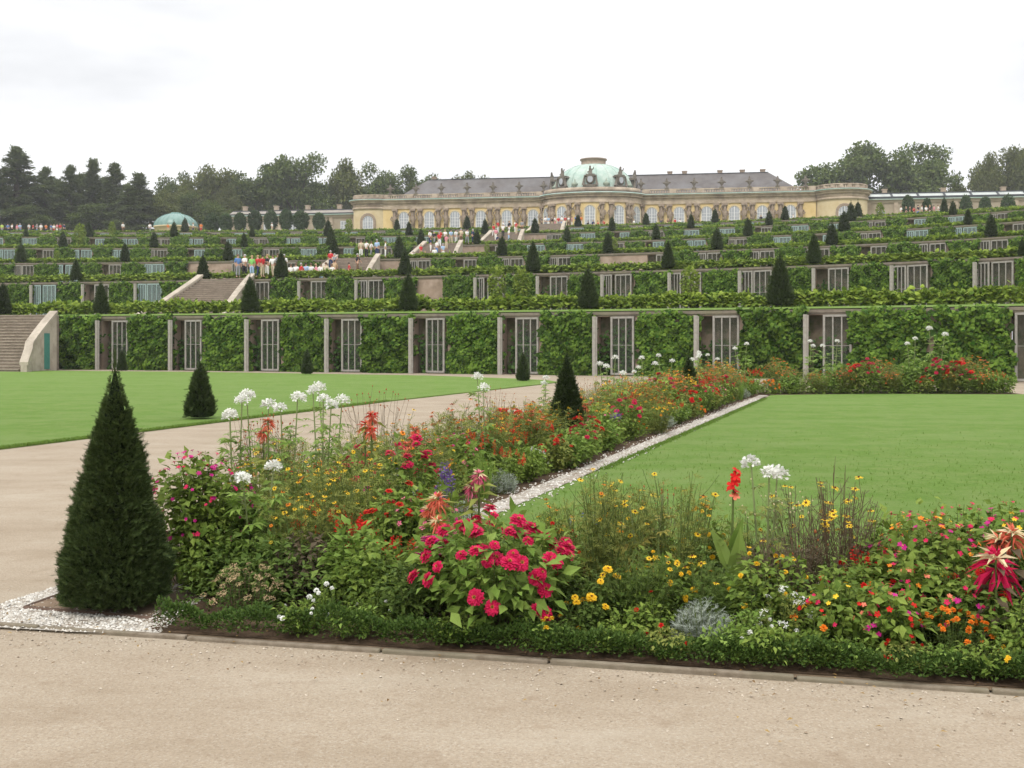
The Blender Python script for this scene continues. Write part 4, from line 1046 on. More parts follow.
def pose(i):
    """joints: pelvis, chest, neck, head ... of a 1.72 m adult; i picks the pose"""
    sit = i == 3
    if not sit:
        st = (0, .16, -.05, 0)[i]            # stride
        hipz, kz = .93, .49
        legs = [((.09, 0, .88), (.10, -st * .6, kz), (.10, -st, .08), (.10, -st - .14, .03)), ((-.09, 0, .88), (-.10, st * .5, kz), (-.10, st + .04, .08), (-.10, st - .10, .03))]
    else:
        hipz = .52
        legs = [((.09, 0, .50), (.11, -.42, .52), (.11, -.42, .09), (.11, -.56, .04)), ((-.09, 0, .50), (-.11, -.42, .50), (-.11, -.40, .09), (-.11, -.54, .04))]
    dz = hipz - .93; lean = (0, -.03, .02, -.02)[i]
    arms = {0: [((.19, 0, 1.40), (.25, .02, 1.12), (.23, -.06, .88)), ((-.19, 0, 1.40), (-.25, .02, 1.12), (-.2, -.06, .88))],
            1: [((.19, 0, 1.40), (.24, .12, 1.14), (.23, .05, .90)), ((-.19, 0, 1.40), (-.25, -.1, 1.14), (-.2, -.25, .98))],
            2: [((.19, 0, 1.40), (.26, .0, 1.12), (.06, -.2, 1.14)), ((-.19, 0, 1.40), (-.27, .0, 1.14), (-.16, -.24, 1.36))],
            3: [((.19, 0, 1.40), (.24, -.1, 1.14), (.12, -.32, 1.02)), ((-.19, 0, 1.40), (-.24, -.1, 1.14), (-.12, -.32, 1.02))]}[i]
    J = [(0, 0, hipz, .15, .11), (0, lean * .5, 1.15 + dz, .145, .10), (0, lean, 1.36 + dz, .17, .10), (0, lean, 1.48 + dz, .055), (0, lean - .01, 1.56 + dz, .075, .085), (0, lean - .015, 1.66 + dz, .08, .095)]
    E = [(0, 1), (1, 2), (2, 3), (3, 4), (4, 5)]
    for L in legs:
        b0 = len(J); J += [(*L[0], .095), (*L[1], .062), (*L[2], .042), (*L[3], .04)]; E += [(0, b0), (b0, b0+1), (b0+1, b0+2), (b0+2, b0+3)]
    for A in arms:
        b0 = len(J); J += [(A[0][0], A[0][1] + lean, A[0][2] + dz, .06), (A[1][0], A[1][1] + lean, A[1][2] + dz, .045), (A[2][0], A[2][1] + lean, A[2][2] + dz, .035)]
        hv = np.array(A[2]) - np.array(A[1]); hv = hv / np.linalg.norm(hv) * .1; J.append((A[2][0] + hv[0], A[2][1] + lean + hv[1], A[2][2] + dz + hv[2], .035, .022)); E += [(2, b0), (b0, b0+1), (b0+1, b0+2), (b0+2, b0+3)]
    body = skin('body', J, E)
    g = 1.22
    sj = [(0, 0, hipz - .03, .165, .135), (0, lean * .5, 1.15 + dz, .165, .125), (0, lean, 1.37 + dz, .185, .12), (0, lean, 1.45 + dz, .08, .07)]; se = [(0, 1), (1, 2), (2, 3)]
    for A in arms:
        b0 = len(sj); m = tuple(np.array(A[1]) * .85 + np.array(A[2]) * .15); sj += [(A[0][0], A[0][1] + lean, A[0][2] + dz, .078), (m[0], m[1] + lean, m[2] + dz, .06)]; se += [(2, b0), (b0, b0+1)]
    shirt = skin('shirt', sj, se)
    tj = [(0, 0, hipz + .04, .158, .125), (0, 0, hipz - .02, .15, .12)]; te = [(0, 1)]
    for L in legs: b0 = len(tj); tj += [(*L[0], .112), (*L[1], .08), (L[2][0], L[2][1], L[2][2] + .03, .065)]; te += [(1, b0), (b0, b0+1), (b0+1, b0+2)]
    trousers = skin('trousers', tj, te)
    hb = Buf(); hc = np.array([0, lean + .005, 1.655 + dz])
    prof = [(.105 * math.cos(t), .115 * math.sin(t)) for t in np.linspace(-.35, 1.5, 7)]; hb.lathe(prof + [(0, .118)], 12, 0, 0, 2*math.pi, tuple(hc + np.array([0, .02, 0])), 1.0, 1.1)
    hair = hb.mesh('hair', M_WOODY)
    return body, shirt, trousers, hair
POSES = [pose(i) for i in range(4)]
def flat(name, c): return surf(name, c, tuple(min(1, v * 1.15) for v in c), 12, .85, 0, .15)
CLO = {'white': (.72, .71, .69), 'red': (.50, .035, .04), 'blue': (.10, .20, .42), 'dark blue': (.03, .045, .11), 'grey': (.26, .27, .29), 'black': (.025, .025, .03), 'beige': (.50, .42, .30), 'green': (.22, .50, .14),
       'orange': (.65, .20, .05), 'pink': (.62, .24, .30), 'light blue': (.32, .45, .62), 'brown': (.16, .10, .06), 'tan': (.45, .32, .2), 'lime': (.45, .62, .12)}
CM = {k: flat('cloth_' + k.replace(' ', '_'), v) for k, v in CLO.items()}
SKIN = surf('skin', (.50, .30, .21), (.56, .35, .25), 8, .6, 0, .3)
HAIRM = [surf('hair_dark', (.03, .02, .015), None, rough=.6), surf('hair_brown', (.12, .07, .04), None, rough=.6), surf('hair_grey', (.35, .34, .33), None, rough=.6), surf('hair_fair', (.36, .25, .12), None, rough=.6)]
_pc = {}
def cloth(mesh, mat):
    k = (mesh.name, mat.name)
    if k not in _pc: m = mesh.copy(); m.materials.clear(); m.materials.append(mat); _pc[k] = m
    return _pc[k]
for p in POSES: p[0].materials.append(SKIN)
def person(loc, top, legs, label, pose=0, rz=0.0, s=1.0, hair=0, group=None):
    e = empty('person', loc, rz, label, 'person', group); e.scale = (s, s, s); b, sh, tr, h = POSES[pose]
    link('body', b, e); link('shirt', cloth(sh, CM[top]), e); link('trousers', cloth(tr, CM[legs]), e); link('hair', cloth(h, HAIRM[hair]), e)
    return e
TOPS = list(CLO)
def crowd(spec, loc_of, group, where, facing):
    """spec: list of (px or lateral, extra, top, legs, pose); the label adds the neighbour to tell two alike apart"""
    seen = {}
    for i, (a, b_, top, legs, po) in enumerate(spec):
        key = (top, legs); seen[key] = seen.get(key, 0) + 1
        n = seen[key]
        nb = spec[i - 1][2] if i else (spec[1][2] if len(spec) > 1 else None)
        lb = f'person in {top} top, {legs} trousers, {where}'
        if sum(1 for s in spec if (s[2], s[3]) == key) > 1: lb += f', {ordw(n)} such' 
        person(loc_of(a, b_), top, legs, lb, po, facing + rng.uniform(-1.2, 1.2), rng.uniform(.94, 1.05), int(rng.integers(0, 4)), group)
tl = lambda k, dz: (lambda px, extra: PX(px, float(ZK(k, px)) + dz + extra, LV[k] + .22))
crowd([(238, 0, 'blue', 'grey', 0), (244.5, .4, 'white', 'black', 2), (252, 0, 'green', 'light blue', 0), (258, .3, 'red', 'dark blue', 1), (262.5, -.2, 'red', 'beige', 0), (267, .2, 'black', 'white', 2), (273, 0, 'white', 'beige', 1), (278, .4, 'grey', 'white', 0), (284, .8, 'white', 'white', 2)],
      tl(2, 1.5), 'visitors at the head of the second stair flight', 'atop the second stair flight', 0)
crowd([(291, 0, 'white', 'grey', 1), (296, .6, 'white', 'beige', 0), (301, -.4, 'red', 'white', 1), (306, .2, 'light blue', 'white', 0), (311, .8, 'white', 'black', 2), (316, 0, 'pink', 'white', 0), (321, .5, 'white', 'light blue', 1), (326, -.3, 'beige', 'beige', 0), (332, .3, 'white', 'brown', 2)],
      tl(2, 12.5), 'visitors behind the hedge before the third stair flight', 'below the third stair flight', 3.0)
st = lambda k: (lambda lx, t: on_stair(k, lx, t))
crowd([(-1.7, .62, 'red', 'dark blue', 0), (-.2, .25, 'tan', 'grey', 1), (1.0, .35, 'red', 'black', 3), (1.6, .45, 'black', 'brown', 1), (-.9, .5, 'grey', 'brown', 2)], st(3), 'visitors on the third stair flight', 'on the third stair flight', 2.8)
crowd([(361, .4, 'beige', 'white', 0), (366.5, 0, 'white', 'black', 2), (371, .5, 'white', 'grey', 1), (377, -.2, 'light blue', 'dark blue', 0), (385.5, 0, 'white', 'white', 0)], tl(3, 1.6), 'visitors at the head of the third stair flight', 'atop the third stair flight', 2.5)
crowd([(-1.8, .2, 'white', 'black', 3), (-1.2, .35, 'red', 'pink', 1), (-.6, .6, 'dark blue', 'white', 0), (0, .8, 'red', 'white', 1), (.5, .45, 'white', 'blue', 0), (1.1, .7, 'pink', 'beige', 2), (1.6, .3, 'light blue', 'white', 1), (1.0, .12, 'white', 'tan', 0), (-.2, .15, 'orange', 'red', 3)], st(4), 'visitors on the fourth stair flight', 'on the fourth stair flight', 2.9)
crowd([(430, 0, 'white', 'dark blue', 0), (434, .6, 'black', 'grey', 1), (440, .2, 'red', 'light blue', 0), (445, .5, 'white', 'black', 2), (451, 0, 'light blue', 'beige', 1), (456, .4, 'white', 'white', 0), (461, 0, 'beige', 'brown', 2), (467, .3, 'white', 'grey', 1), (473, 0, 'dark blue', 'dark blue', 0)], tl(4, 1.5), 'visitors at the head of the fourth stair flight', 'atop the fourth stair flight', .4)
crowd([(-1.4, .75, 'red', 'white', 1), (-.7, .55, 'pink', 'white', 0), (0, .7, 'white', 'black', 2), (.6, .85, 'black', 'white', 1), (1.2, .5, 'white', 'light blue', 0), (.2, .2, 'dark blue', 'grey', 1), (1.7, .8, 'red', 'beige', 2)], st(5), 'visitors on the fifth stair flight', 'on the fifth stair flight', 2.9)
crowd([(498, .2, 'red', 'white', 0), (503, 0, 'white', 'dark blue', 1), (509, .3, 'pink', 'beige', 0), (515, 0, 'white', 'white', 2), (522, .3, 'grey', 'brown', 0)], tl(5, 1.4), 'visitors at the head of the fifth stair flight', 'atop the fifth stair flight', .5)
crowd([(542, 0, 'dark blue', 'black', 0), (545.5, .5, 'white', 'grey', 1), (548.5, 0, 'light blue', 'white', 0), (552, .6, 'black', 'beige', 2), (555, 0, 'white', 'pink', 0), (558.5, .5, 'red', 'grey', 1), (562, 0, 'white', 'blue', 0), (565, .4, 'red', 'dark blue', 2), (568.5, 0, 'white', 'brown', 1), (572, .6, 'pink', 'white', 0), (575.5, 0, 'blue', 'grey', 1), (581, .4, 'orange', 'white', 0)], tl(6, 2.0), 'visitors at the head of the topmost flight', 'atop the last stair flight', .4)
crowd([(588, 3, 'black', 'black', 0), (593, 3, 'dark blue', 'grey', 1), (598, 4, 'red', 'brown', 0), (604, 3, 'red', 'black', 2), (611, 4, 'black', 'grey', 1), (634, 3, 'white', 'grey', 0), (661, 3, 'dark blue', 'black', 0), (668, 4, 'brown', 'grey', 1), (675, 3, 'red', 'grey', 0), (680, 4, 'white', 'blue', 2), (761, 3, 'black', 'red', 0), (793, 3, 'white', 'brown', 1)], tl(6, 6), 'visitors along the palace front', 'walking along the palace front', 1.4)
crowd([(2, 0, 'lime', 'grey', 0), (8, .6, 'blue', 'dark blue', 1), (12, 0, 'white', 'black', 2), (17, .4, 'pink', 'grey', 0), (20, 0, 'light blue', 'blue', 1), (29, .5, 'white', 'grey', 0), (33, 0, 'red', 'black', 1), (37, .3, 'grey', 'blue', 2), (41, 0, 'white', 'beige', 0), (46, .5, 'orange', 'dark blue', 1), (51, 0, 'blue', 'grey', 0), (54, .5, 'white', 'red', 1), (57, 0, 'pink', 'white', 2), (60, .4, 'red', 'grey', 0), (64, 0, 'dark blue', 'black', 1)], tl(6, 5), 'visitors on the terrace under the conifers', 'under the dark conifers', .3)
crowd([(123, 0, 'white', 'brown', 0), (150, 0, 'white', 'grey', 1), (168, .3, 'orange', 'beige', 0), (188, 0, 'white', 'white', 2), (193, .4, 'white', 'dark blue', 1), (201, 0, 'orange', 'red', 0), (272, 0, 'white', 'beige', 0)], tl(6, 4), 'visitors near the green glazed dome', 'near the green dome', 1.0)
crowd([(901, 0, 'white', 'grey', 0), (906, .5, 'black', 'black', 1), (910, 0, 'brown', 'grey', 0), (914, .4, 'red', 'black', 2), (918, 0, 'black', 'blue', 1), (922, .5, 'white', 'beige', 0), (926, 0, 'white', 'grey', 1), (930, .5, 'black', 'grey', 2), (934, 0, 'pink', 'brown', 0), (938, .4, 'white', 'black', 1), (861, 0, 'white', 'white', 0)], tl(6, 6.5), 'visitors before the glazed gallery', 'before the glazed gallery', .6)
# ================================================================== flowers of the beds
def gm(name, a, b, tr=.3, ov=.12): return leafmat(name, a, b, tr, .5, ov)
ML = {'mid': gm('leaf_mid_green', (.110, .180, .028), (.235, .310, .062)), 'dark': gm('leaf_dark_green', (.062, .108, .022), (.140, .200, .044)), 'fresh': gm('leaf_fresh_green', (.130, .220, .036), (.250, .350, .078)),
      'olive': gm('leaf_olive', (.150, .185, .038), (.285, .305, .078)), 'grey': gm('leaf_grey', (.25, .29, .24), (.40, .43, .36), .15), 'purple': gm('leaf_purple', (.075, .060, .040), (.150, .115, .070), .2),
      'box': gm('box_leaf', (.036, .072, .015), (.088, .140, .030), .15), 'yellow': gm('leaf_yellowing', (.30, .27, .06), (.42, .36, .10)), 'straw': gm('straw', (.26, .20, .10), (.36, .29, .15), .1)}
MS = {'green': gm('stem_green', (.085, .12, .035), (.13, .17, .05), 0), 'brown': gm('stem_brown', (.10, .075, .045), (.16, .115, .07), 0), 'pale': gm('stem_pale', (.16, .20, .08), (.22, .25, .11), 0)}
FC = {'crimson': ((.50, .010, .06), (.66, .03, .12)), 'magenta': ((.42, .012, .16), (.58, .03, .25)), 'pink': ((.62, .10, .20), (.75, .22, .32)), 'red': ((.50, .012, .012), (.68, .03, .025)), 'orange': ((.72, .17, .015), (.80, .28, .03)),
      'yellow': ((.78, .46, .02), (.85, .60, .05)), 'white': ((.74, .74, .68), (.84, .84, .80)), 'blue': ((.09, .09, .42), (.16, .16, .58)), 'violet': ((.16, .09, .30), (.26, .18, .42)), 'coral': ((.62, .12, .07), (.76, .25, .15)),
      'cream': ((.72, .60, .34), (.80, .70, .48)), 'tan': ((.40, .28, .15), (.56, .42, .25)), 'rust': ((.30, .10, .04), (.44, .17, .07))}
MF = {k: gm('petal_' + k, a, b, .25, .08) for k, (a, b) in FC.items()}
M_DISC = surf('flower_disc', (.08, .03, .015), (.16, .06, .02), 60, .9, 0, .1); M_DISCY = surf('flower_eye', (.6, .35, .03), (.35, .16, .03), 80, .9, 0, .1)
PET = T([(-.10, 0, 0), (.10, 0, 0), (.42, .62, .05), (.26, 1, -.04), (-.26, 1, -.04), (-.42, .62, .05)], [(0, 1, 2, 3, 4, 5)])
def ring(b, n, L, W, tilt, z, mi=0, jit=.12, r0=.06):
    a = np.arange(n) * 2*np.pi / n + rng.uniform(0, 6); a += rng.normal(0, jit / 2, n); tl = tilt + rng.normal(0, jit, n)
    D = np.c_[np.cos(a) * np.cos(tl), np.sin(a) * np.cos(tl), np.sin(tl)]; N = np.c_[-np.cos(a) * np.sin(tl), -np.sin(a) * np.sin(tl), np.cos(tl)] + rv(n, .08)
    b.scatter(PET, frames(D, N, W, L * rng.uniform(.9, 1.1, n), L), np.c_[np.cos(a) * r0, np.sin(a) * r0, np.full(n, z)], mi)
_fm = {}
def fl(kind, col, col2=None):
    key = (kind, col, col2)
    if key in _fm: return _fm[key]
    b = Buf(); mats = [MF[col], M_DISCY if col2 is None else MF[col2], M_DISC]
    if kind == 'zinnia':
        for n, L, W, tl, z in ((17, .50, .24, -.10, 0), (15, .44, .22, .12, .05), (12, .34, .19, .34, .10), (8, .22, .15, .7, .13)): ring(b, n, L, W, tl, z)
        b.lathe([(.10, .12), (.09, .20), (0, .24)], 8, 2); ring(b, 7, .07, .06, .6, .2, 1, r0=.07)
    elif kind == 'daisy':
        ring(b, 11, .46, .19, -.12, 0); b.lathe([(.15, -.02), (.15, .08), (.08, .15), (0, .17)], 8, 2)
    elif kind == 'pompon':
        for n, L, W, tl, z in ((12, .45, .28, -.3, 0), (12, .42, .27, .1, .06), (10, .36, .25, .5, .1), (7, .26, .22, 1.0, .12)): ring(b, n, L, W, tl, z, 0, .3)
    elif kind == 'trumpet':
        ring(b, 5, .5, .46, .12, 0, 0, .06, .03); b.tube([(0, 0, .0), (0, 0, -.55)], [.09, .04], 5, 0)
    elif kind == 'globe':         # spider flower: a globe of four-petalled florets with long whiskers
        n = 90; d = unit(rv(n)); d[:, 2] = np.where(d[:, 2] < -.15, -d[:, 2], d[:, 2]); r = rng.uniform(.15, .46, n)
        b.scatter(PET, frames(unit(d + rv(n, .6)), d + rv(n, .3), .15, .17, .15), d * r[:, None] + np.array([0, 0, .1]))
        m = 46; d = unit(rv(m)); d[:, 2] = np.where(d[:, 2] < -.2, np.abs(d[:, 2]), d[:, 2]); b.scatter(QLEAF, frames(d, rv(m), .012, .42), d * .22 + np.array([0, 0, .05]), 1 if col2 else 0)
        m = 26; d = unit(np.c_[rng.normal(size=(m, 2)), np.abs(rng.normal(0, .3, m)) + .7]); b.scatter(PET, frames(d, rv(m), .05, .1), d * .3 + np.array([0, 0, .16]), 1 if col2 else 0)
    elif kind == 'spike':          # unit height
        n = 22; z = rng.uniform(.05, 1, n); a = rng.uniform(0, 6.28, n); r = .16 * (1.05 - z) + .02
        d = np.c_[np.cos(a), np.sin(a), rng.normal(.25, .25, n)]; b.scatter(PET, frames(d, rv(n) + np.array([0, 0, 1.]), .11, .20 * (1.2 - z * .7)), np.c_[np.cos(a) * r * .4, np.sin(a) * r * .4, z]); b.tube([(0, 0, -.05), (0, 0, .95)], .018, 3, 1 if col2 else 0)
    elif kind == 'crest':          # amaranth: drooping coloured leaves in a star
        for n, L, W, tl, z, mi in ((15, .62, .085, -.85, -.06, 0), (16, .52, .08, -.35, .06, 0), (14, .40, .075, .15, .14, 1), (14, .26, .07, .75, .18, 0)):
            a = rng.uniform(0, 6.28, n); t_ = tl + rng.normal(0, .22, n); D = np.c_[np.cos(a) * np.cos(t_), np.sin(a) * np.cos(t_), np.sin(t_)]; N = np.c_[-np.cos(a) * np.sin(t_), -np.sin(a) * np.sin(t_), np.cos(t_)]
            mm = mi; b.scatter(LEAF, frames(D, N + rv(n, .5), W * rng.uniform(.8, 1.3, n), L * rng.uniform(.75, 1.15, n), L), np.c_[np.cos(a) * .03, np.sin(a) * .03, np.full(n, z)], mm)
    elif kind == 'umbel':
        n = 34; q = np.sqrt(rng.uniform(0, 1, n)) * .5; a = rng.uniform(0, 6.28, n); P = np.c_[np.cos(a) * q, np.sin(a) * q, .12 - q * q * .4 + rng.normal(0, .02, n)]
        b.scatter(PET, frames(np.c_[np.cos(a), np.sin(a), rng.normal(0, .3, n)], np.c_[np.cos(a) * q, np.sin(a) * q, np.ones(n)], .13, .16), P, None); 
    elif kind == 'bud':
        b.lathe([(.0, 0), (.3, .2), (.34, .5), (.15, .9), (0, 1.0)], 6, 0)
    _fm[key] = b.mesh('flower', mats); return _fm[key]

class Plant:
    """leaves and stems grown into two buffers, and the places where flowers sit"""
    def __init__(self): self.f = Buf(); self.s = Buf(); self.fl = []; self.fmats = []; self.tips = None
    def grow(self, h, r, nst, lps, L, W, tmpl=LEAF, mi=0, base=.3, top=.45, t0=.15, sr=.0035, bend=.15, hang=.25, fwd=0, stems=True, nz=.45, power=.5):
        a = rng.uniform(0, 2*np.pi, nst); q = rng.uniform(0, 1, nst) ** power
        tip = np.c_[r * q * np.cos(a), r * q * np.sin(a), h * (1 - top * q * q) * rng.uniform(.82, 1.05, nst)]
        b0 = np.c_[tip[:, :2] * base * rng.uniform(.5, 1.2, (nst, 1)), np.zeros(nst)]
        m = .45 * b0 + .55 * tip; m[:, 2] = tip[:, 2] * rng.uniform(.5, .68, nst); m[:, :2] -= tip[:, :2] * bend * rng.uniform(0, 1, (nst, 1)); m += rv(nst, .03 * h)
        self.b0, self.m, self.tip = b0, m, tip
        if stems:
            for i in range(nst):
                u = np.linspace(0, 1, 4)[:, None]; self.s.tube((1-u)**2 * b0[i] + 2*u*(1-u) * m[i] + u*u * tip[i], [sr, sr * .85, sr * .7, sr * .5], 3, 0, False)
        n = nst * lps
        if n:
            k = np.repeat(np.arange(nst), lps); t = rng.uniform(t0, 1, n)[:, None]
            P = (1-t)**2 * b0[k] + 2*t*(1-t) * m[k] + t*t * tip[k]
            ph = rng.uniform(0, 2*np.pi, n); out = np.c_[np.cos(ph), np.sin(ph), np.zeros(n)]; rad = P * np.array([1, 1, 0]) / (r + 1e-6)
            D = out * .8 + rad * .7 + np.c_[np.zeros((n, 2)), rng.normal(.25 - hang, .35, n)]
            N = np.c_[rng.normal(0, nz, (n, 2)), np.ones(n)] + rad * .35
            s = rng.uniform(.6, 1.2, n) * (1.1 - .35 * t[:, 0])
            self.f.scatter(tmpl, frames(D, N, W * s, L * s, L * s), P + out * .004, mi)
        self.tdir = unit(tip - m)
        return self
    def shell(self, h, r, n, L, W, tmpl=LEAF, lo=.5, zlo=-.55, mi=0):
        """outer leaves of a dense plant"""
        v = unit(rv(n * 2)); v = v[v[:, 2] > zlo][:n]; m = len(v); q = rng.uniform(lo, 1.03, m)[:, None]
        lump = 1 + .10 * np.sin(v[:, :1] * 7 + v[:, 2:] * 5) + .08 * np.sin(v[:, 1:2] * 9)
        P = v * q * lump * np.array([r, r, h * .5]) + np.array([0, 0, h * .5]); s = rng.uniform(.6, 1.25, m)
        D = v * np.array([1, 1, .5]) + rv(m, .45) - np.array([0, 0, .15]); N = v * .55 + np.array([0, 0, .8]) + rv(m, .35)
        self.f.scatter(tmpl, frames(D, N, W * s, L * s, L * s), P, mi); return self
    def side(self, n, L0, sr=.0022, spread=.7):
        """side branches; returns tips and directions of stems and branches"""
        k = rng.integers(0, len(self.tip), n); t = rng.uniform(.45, .9, n)[:, None]
        P = (1-t)**2 * self.b0[k] + 2*t*(1-t) * self.m[k] + t*t * self.tip[k]
        D = unit(self.tdir[k] + rv(n, spread) * np.array([1, 1, .4]) + np.array([0, 0, .35])); E = P + D * (L0 * rng.uniform(.5, 1.2, n))[:, None]
        for i in range(n): self.s.tube([P[i], (P[i] + E[i]) / 2 + np.array([0, 0, -.01]), E[i]], [sr, sr * .8, sr * .6], 3, 0, False)
        self.tip = np.concatenate([self.tip, E]); self.tdir = np.concatenate([self.tdir, D]); return self
    def flower(self, mesh, n, size, face=.5, which=None, lift=0.0, surf_=None, var=.25, zlo=-.25):
        """n flowers on stem tips (or on the outer surface of the plant), turned partly to the light"""
        if surf_ is None:
            idx = rng.permutation(len(self.tip))[:n] if which is None else which[:n]; P, D = self.tip[idx], self.tdir[idx]
        else:
            h, r = surf_; v = unit(rv(n * 2)); v = v[v[:, 2] > zlo][:n]; sc = np.array([r, r, h * .52]); P = v * sc * rng.uniform(.86, 1.03, (len(v), 1)) + np.array([0, 0, h * .5]); D = v
        for p, d in zip(P, D):
            dd = unit(np.array([d[0], d[1], abs(d[2])]) * face + np.array([0, -.25, .55]) * (1.15 - face) + rng.normal(0, .16, 3))
            self.fl.append((mesh, p + dd * lift, dd, size * rng.uniform(1 - var, 1 + var)))
        return self
    def spikes(self, mesh, n, size, lean=.18):
        idx = rng.permutation(len(self.tip))[:n]
        for i in idx: d = unit(self.tdir[i] * .5 + np.array([0, 0, .8]) + rng.normal(0, lean, 3)); self.fl.append((mesh, self.tip[i] - d * .01, d, size * rng.uniform(.75, 1.2)))
        return self
    def make(self, leafm, stemm, merge=False, pale=None):
        """the parts as mesh data; merge joins the flowers of a far plant into one mesh"""
        lm = leafm if isinstance(leafm, list) else [leafm]
        parts = [('foliage', self.f.mesh('foliage', lm))] if self.f.n else []
        if self.s.n: parts.append(('stem', self.s.mesh('stem', stemm)))
        return dict(parts=parts, fl=self.fl, merged=merge)
def put(proto, loc, label, cat='flower', name='flower_plant', rz=0.0, s=1.0, group=None, zs=1.0):
    e = empty(name, loc, rz, label, cat, group); e.scale = (s, s, s * zs)
    for nm, me in proto['parts']: link(nm, me, e)
    if proto['merged'] and proto['fl']:
        if 'fmesh' not in proto:
            b = Buf(); mats = []
            for me, p, d, sc in proto['fl']:
                if me not in mats: mats.append(me)
            slots = []; 
            bm = bmesh.new(); me_out = bpy.data.meshes.new('blossoms')
            for m in mats:
                for mt in m.materials:
                    if mt not in slots: slots.append(mt)
            for m, p, d, sc in proto['fl']:
                n0 = len(bm.faces); tmp = m.copy(); tmp.transform(Matrix.Translation(Vector(p)) @ zalign(d).to_matrix().to_4x4() @ Matrix.Diagonal((sc, sc, sc, 1)))
                mi = [slots.index(mt) for mt in m.materials]; bm.from_mesh(tmp); bm.faces.ensure_lookup_table()
                for fc in bm.faces[n0:]: fc.material_index = mi[fc.material_index]
                bpy.data.meshes.remove(tmp)
            bm.to_mesh(me_out); bm.free()
            for mt in slots: me_out.materials.append(mt)
            proto['fmesh'] = me_out
        link('blossoms', proto['fmesh'], e)
    else:
        for me, p, d, sc in proto['fl']:
            o = link('flower', me, e, p); o.rotation_euler = zalign(d); o.rotation_euler.rotate_axis('Z', float(rng.uniform(0, 6.28))); o.scale = (sc,) * 3
    return e

# ---- kinds of plants
def zinnia(h, r, col, n, size=.075, leaf='mid', nst=30, lps=15, merge=False, L=.08):
    return Plant().grow(h, r, int(nst * 1.3), int(lps * 1.35), L, .042 * L / .08, LEAF, base=.4, top=.35).shell(h * .95, r, int(260 * (r / .3) ** 2), L, .045 * L / .08).flower(fl('zinnia', col), n if n < 20 else n // 2, size, .6, lift=.012).flower(fl('zinnia', col), 0 if n < 20 else n // 2, size, .8, surf_=(h * .95, r * 1.0), zlo=-.65).make(ML[leaf], MS['green'], merge)
def mirabilis(h, r, cols, n, size=.034, leaf='mid', nst=44, lps=16, merge=False, L=.062):
    lps = int(lps * 1.6)
    p = Plant().grow(h, r, nst, lps, L, .040 * L / .062, LEAF, base=.35, top=.42, sr=.0035, power=.6)
    p.shell(h, r, int(400 * (r / .3) ** 2), L, .040 * L / .062)
    for c in cols: p.flower(fl('trumpet', c), n // len(cols), size, .7, surf_=(h, r))
    return p.make(ML[leaf], MS['green'], merge)
def bidens(h, r, col, n, size=.036, leaf='olive', nst=34, lps=7, side=40, merge=False, L=.085, dn=2.1, stem='green', kind='daisy', col2=None, n2=0):
    p = Plant().grow(h, r, nst, int(lps * dn), L, L * .8, FEATHER, base=.35, top=.25, t0=.08, sr=.003, hang=.0).side(side, h * .22).flower(fl(kind, col), n, size, .45, lift=.004)
    if n2: p.flower(fl(kind, col2), n2, size, .45, lift=.004)
    return p.make(ML[leaf], MS[stem], merge)
def leafy(h, r, leaf='dark', nst=26, lps=16, L=.05, W=.028, tmpl=LEAF, merge=False):
    return Plant().grow(h, r, nst, int(lps * 1.6), L, W, tmpl, base=.5, top=.5, t0=.05, sr=.003).shell(h, r, int(360 * (r / .25) ** 2), L, W, tmpl).make(ML[leaf], MS['green'], merge)
def salvia(h, r, col, n, size=.09, leaf='mid', merge=False, nst=24, L=.055):
    return Plant().grow(h * .8, r, nst, 12, L, .034 * L / .055, LEAF, base=.5, top=.25).spikes(fl('spike', col), n, size).make(ML[leaf], MS['green'], merge)
def cleome(hs, spread, leaf='fresh', size=.15, merge=False, lps=11, L=.13, cols=('white', None)):
    p = Plant(); n = len(hs); tip = []
    for i, h in enumerate(hs):
        a = 2.4 * i + rng.uniform(-.4, .4); q = spread * math.sqrt((i + .5) / n); x, y = q * math.cos(a), q * math.sin(a)
        pts = np.array([(x * .3, y * .3, 0), (x * .55, y * .55, h * .45), (x, y, h)]); u = np.linspace(0, 1, 6)[:, None]
        C = (1-u)**2 * pts[0] + 2*u*(1-u) * pts[1] + u*u * pts[2]; p.s.tube(C, np.linspace(.008, .0045, 6), 4, 0, False)
        m = lps; t = rng.uniform(.18, .86, m)[:, None]; P = (1-t)**2 * pts[0] + 2*t*(1-t) * pts[1] + t*t * pts[2]; ph = np.arange(m) * 2.4 + rng.uniform(0, 6)
        D = np.c_[np.cos(ph), np.sin(ph), rng.normal(.05, .25, m)]; s = rng.uniform(.75, 1.15, m) * (1.15 - .75 * t[:, 0]) ; st = .05
        for j in range(m): p.s.tube([P[j], P[j] + D[j] * st + np.array([0, 0, .01])], [.0028, .002], 3, 0, False)
        p.f.scatter(PALM, frames(D, np.c_[rng.normal(0, .25, (m, 2)), np.ones(m)], L * s, L * s, L * s), P + D * st + np.array([0, 0, .01]))
        p.fl.append((fl('globe', *cols), np.array([x, y, h - .01]), unit(np.array([x * .5, y * .5, 1.0]) + rng.normal(0, .1, 3)), size * rng.uniform(.9, 1.1)))
    return p.make(ML[leaf], MS['pale'], merge)
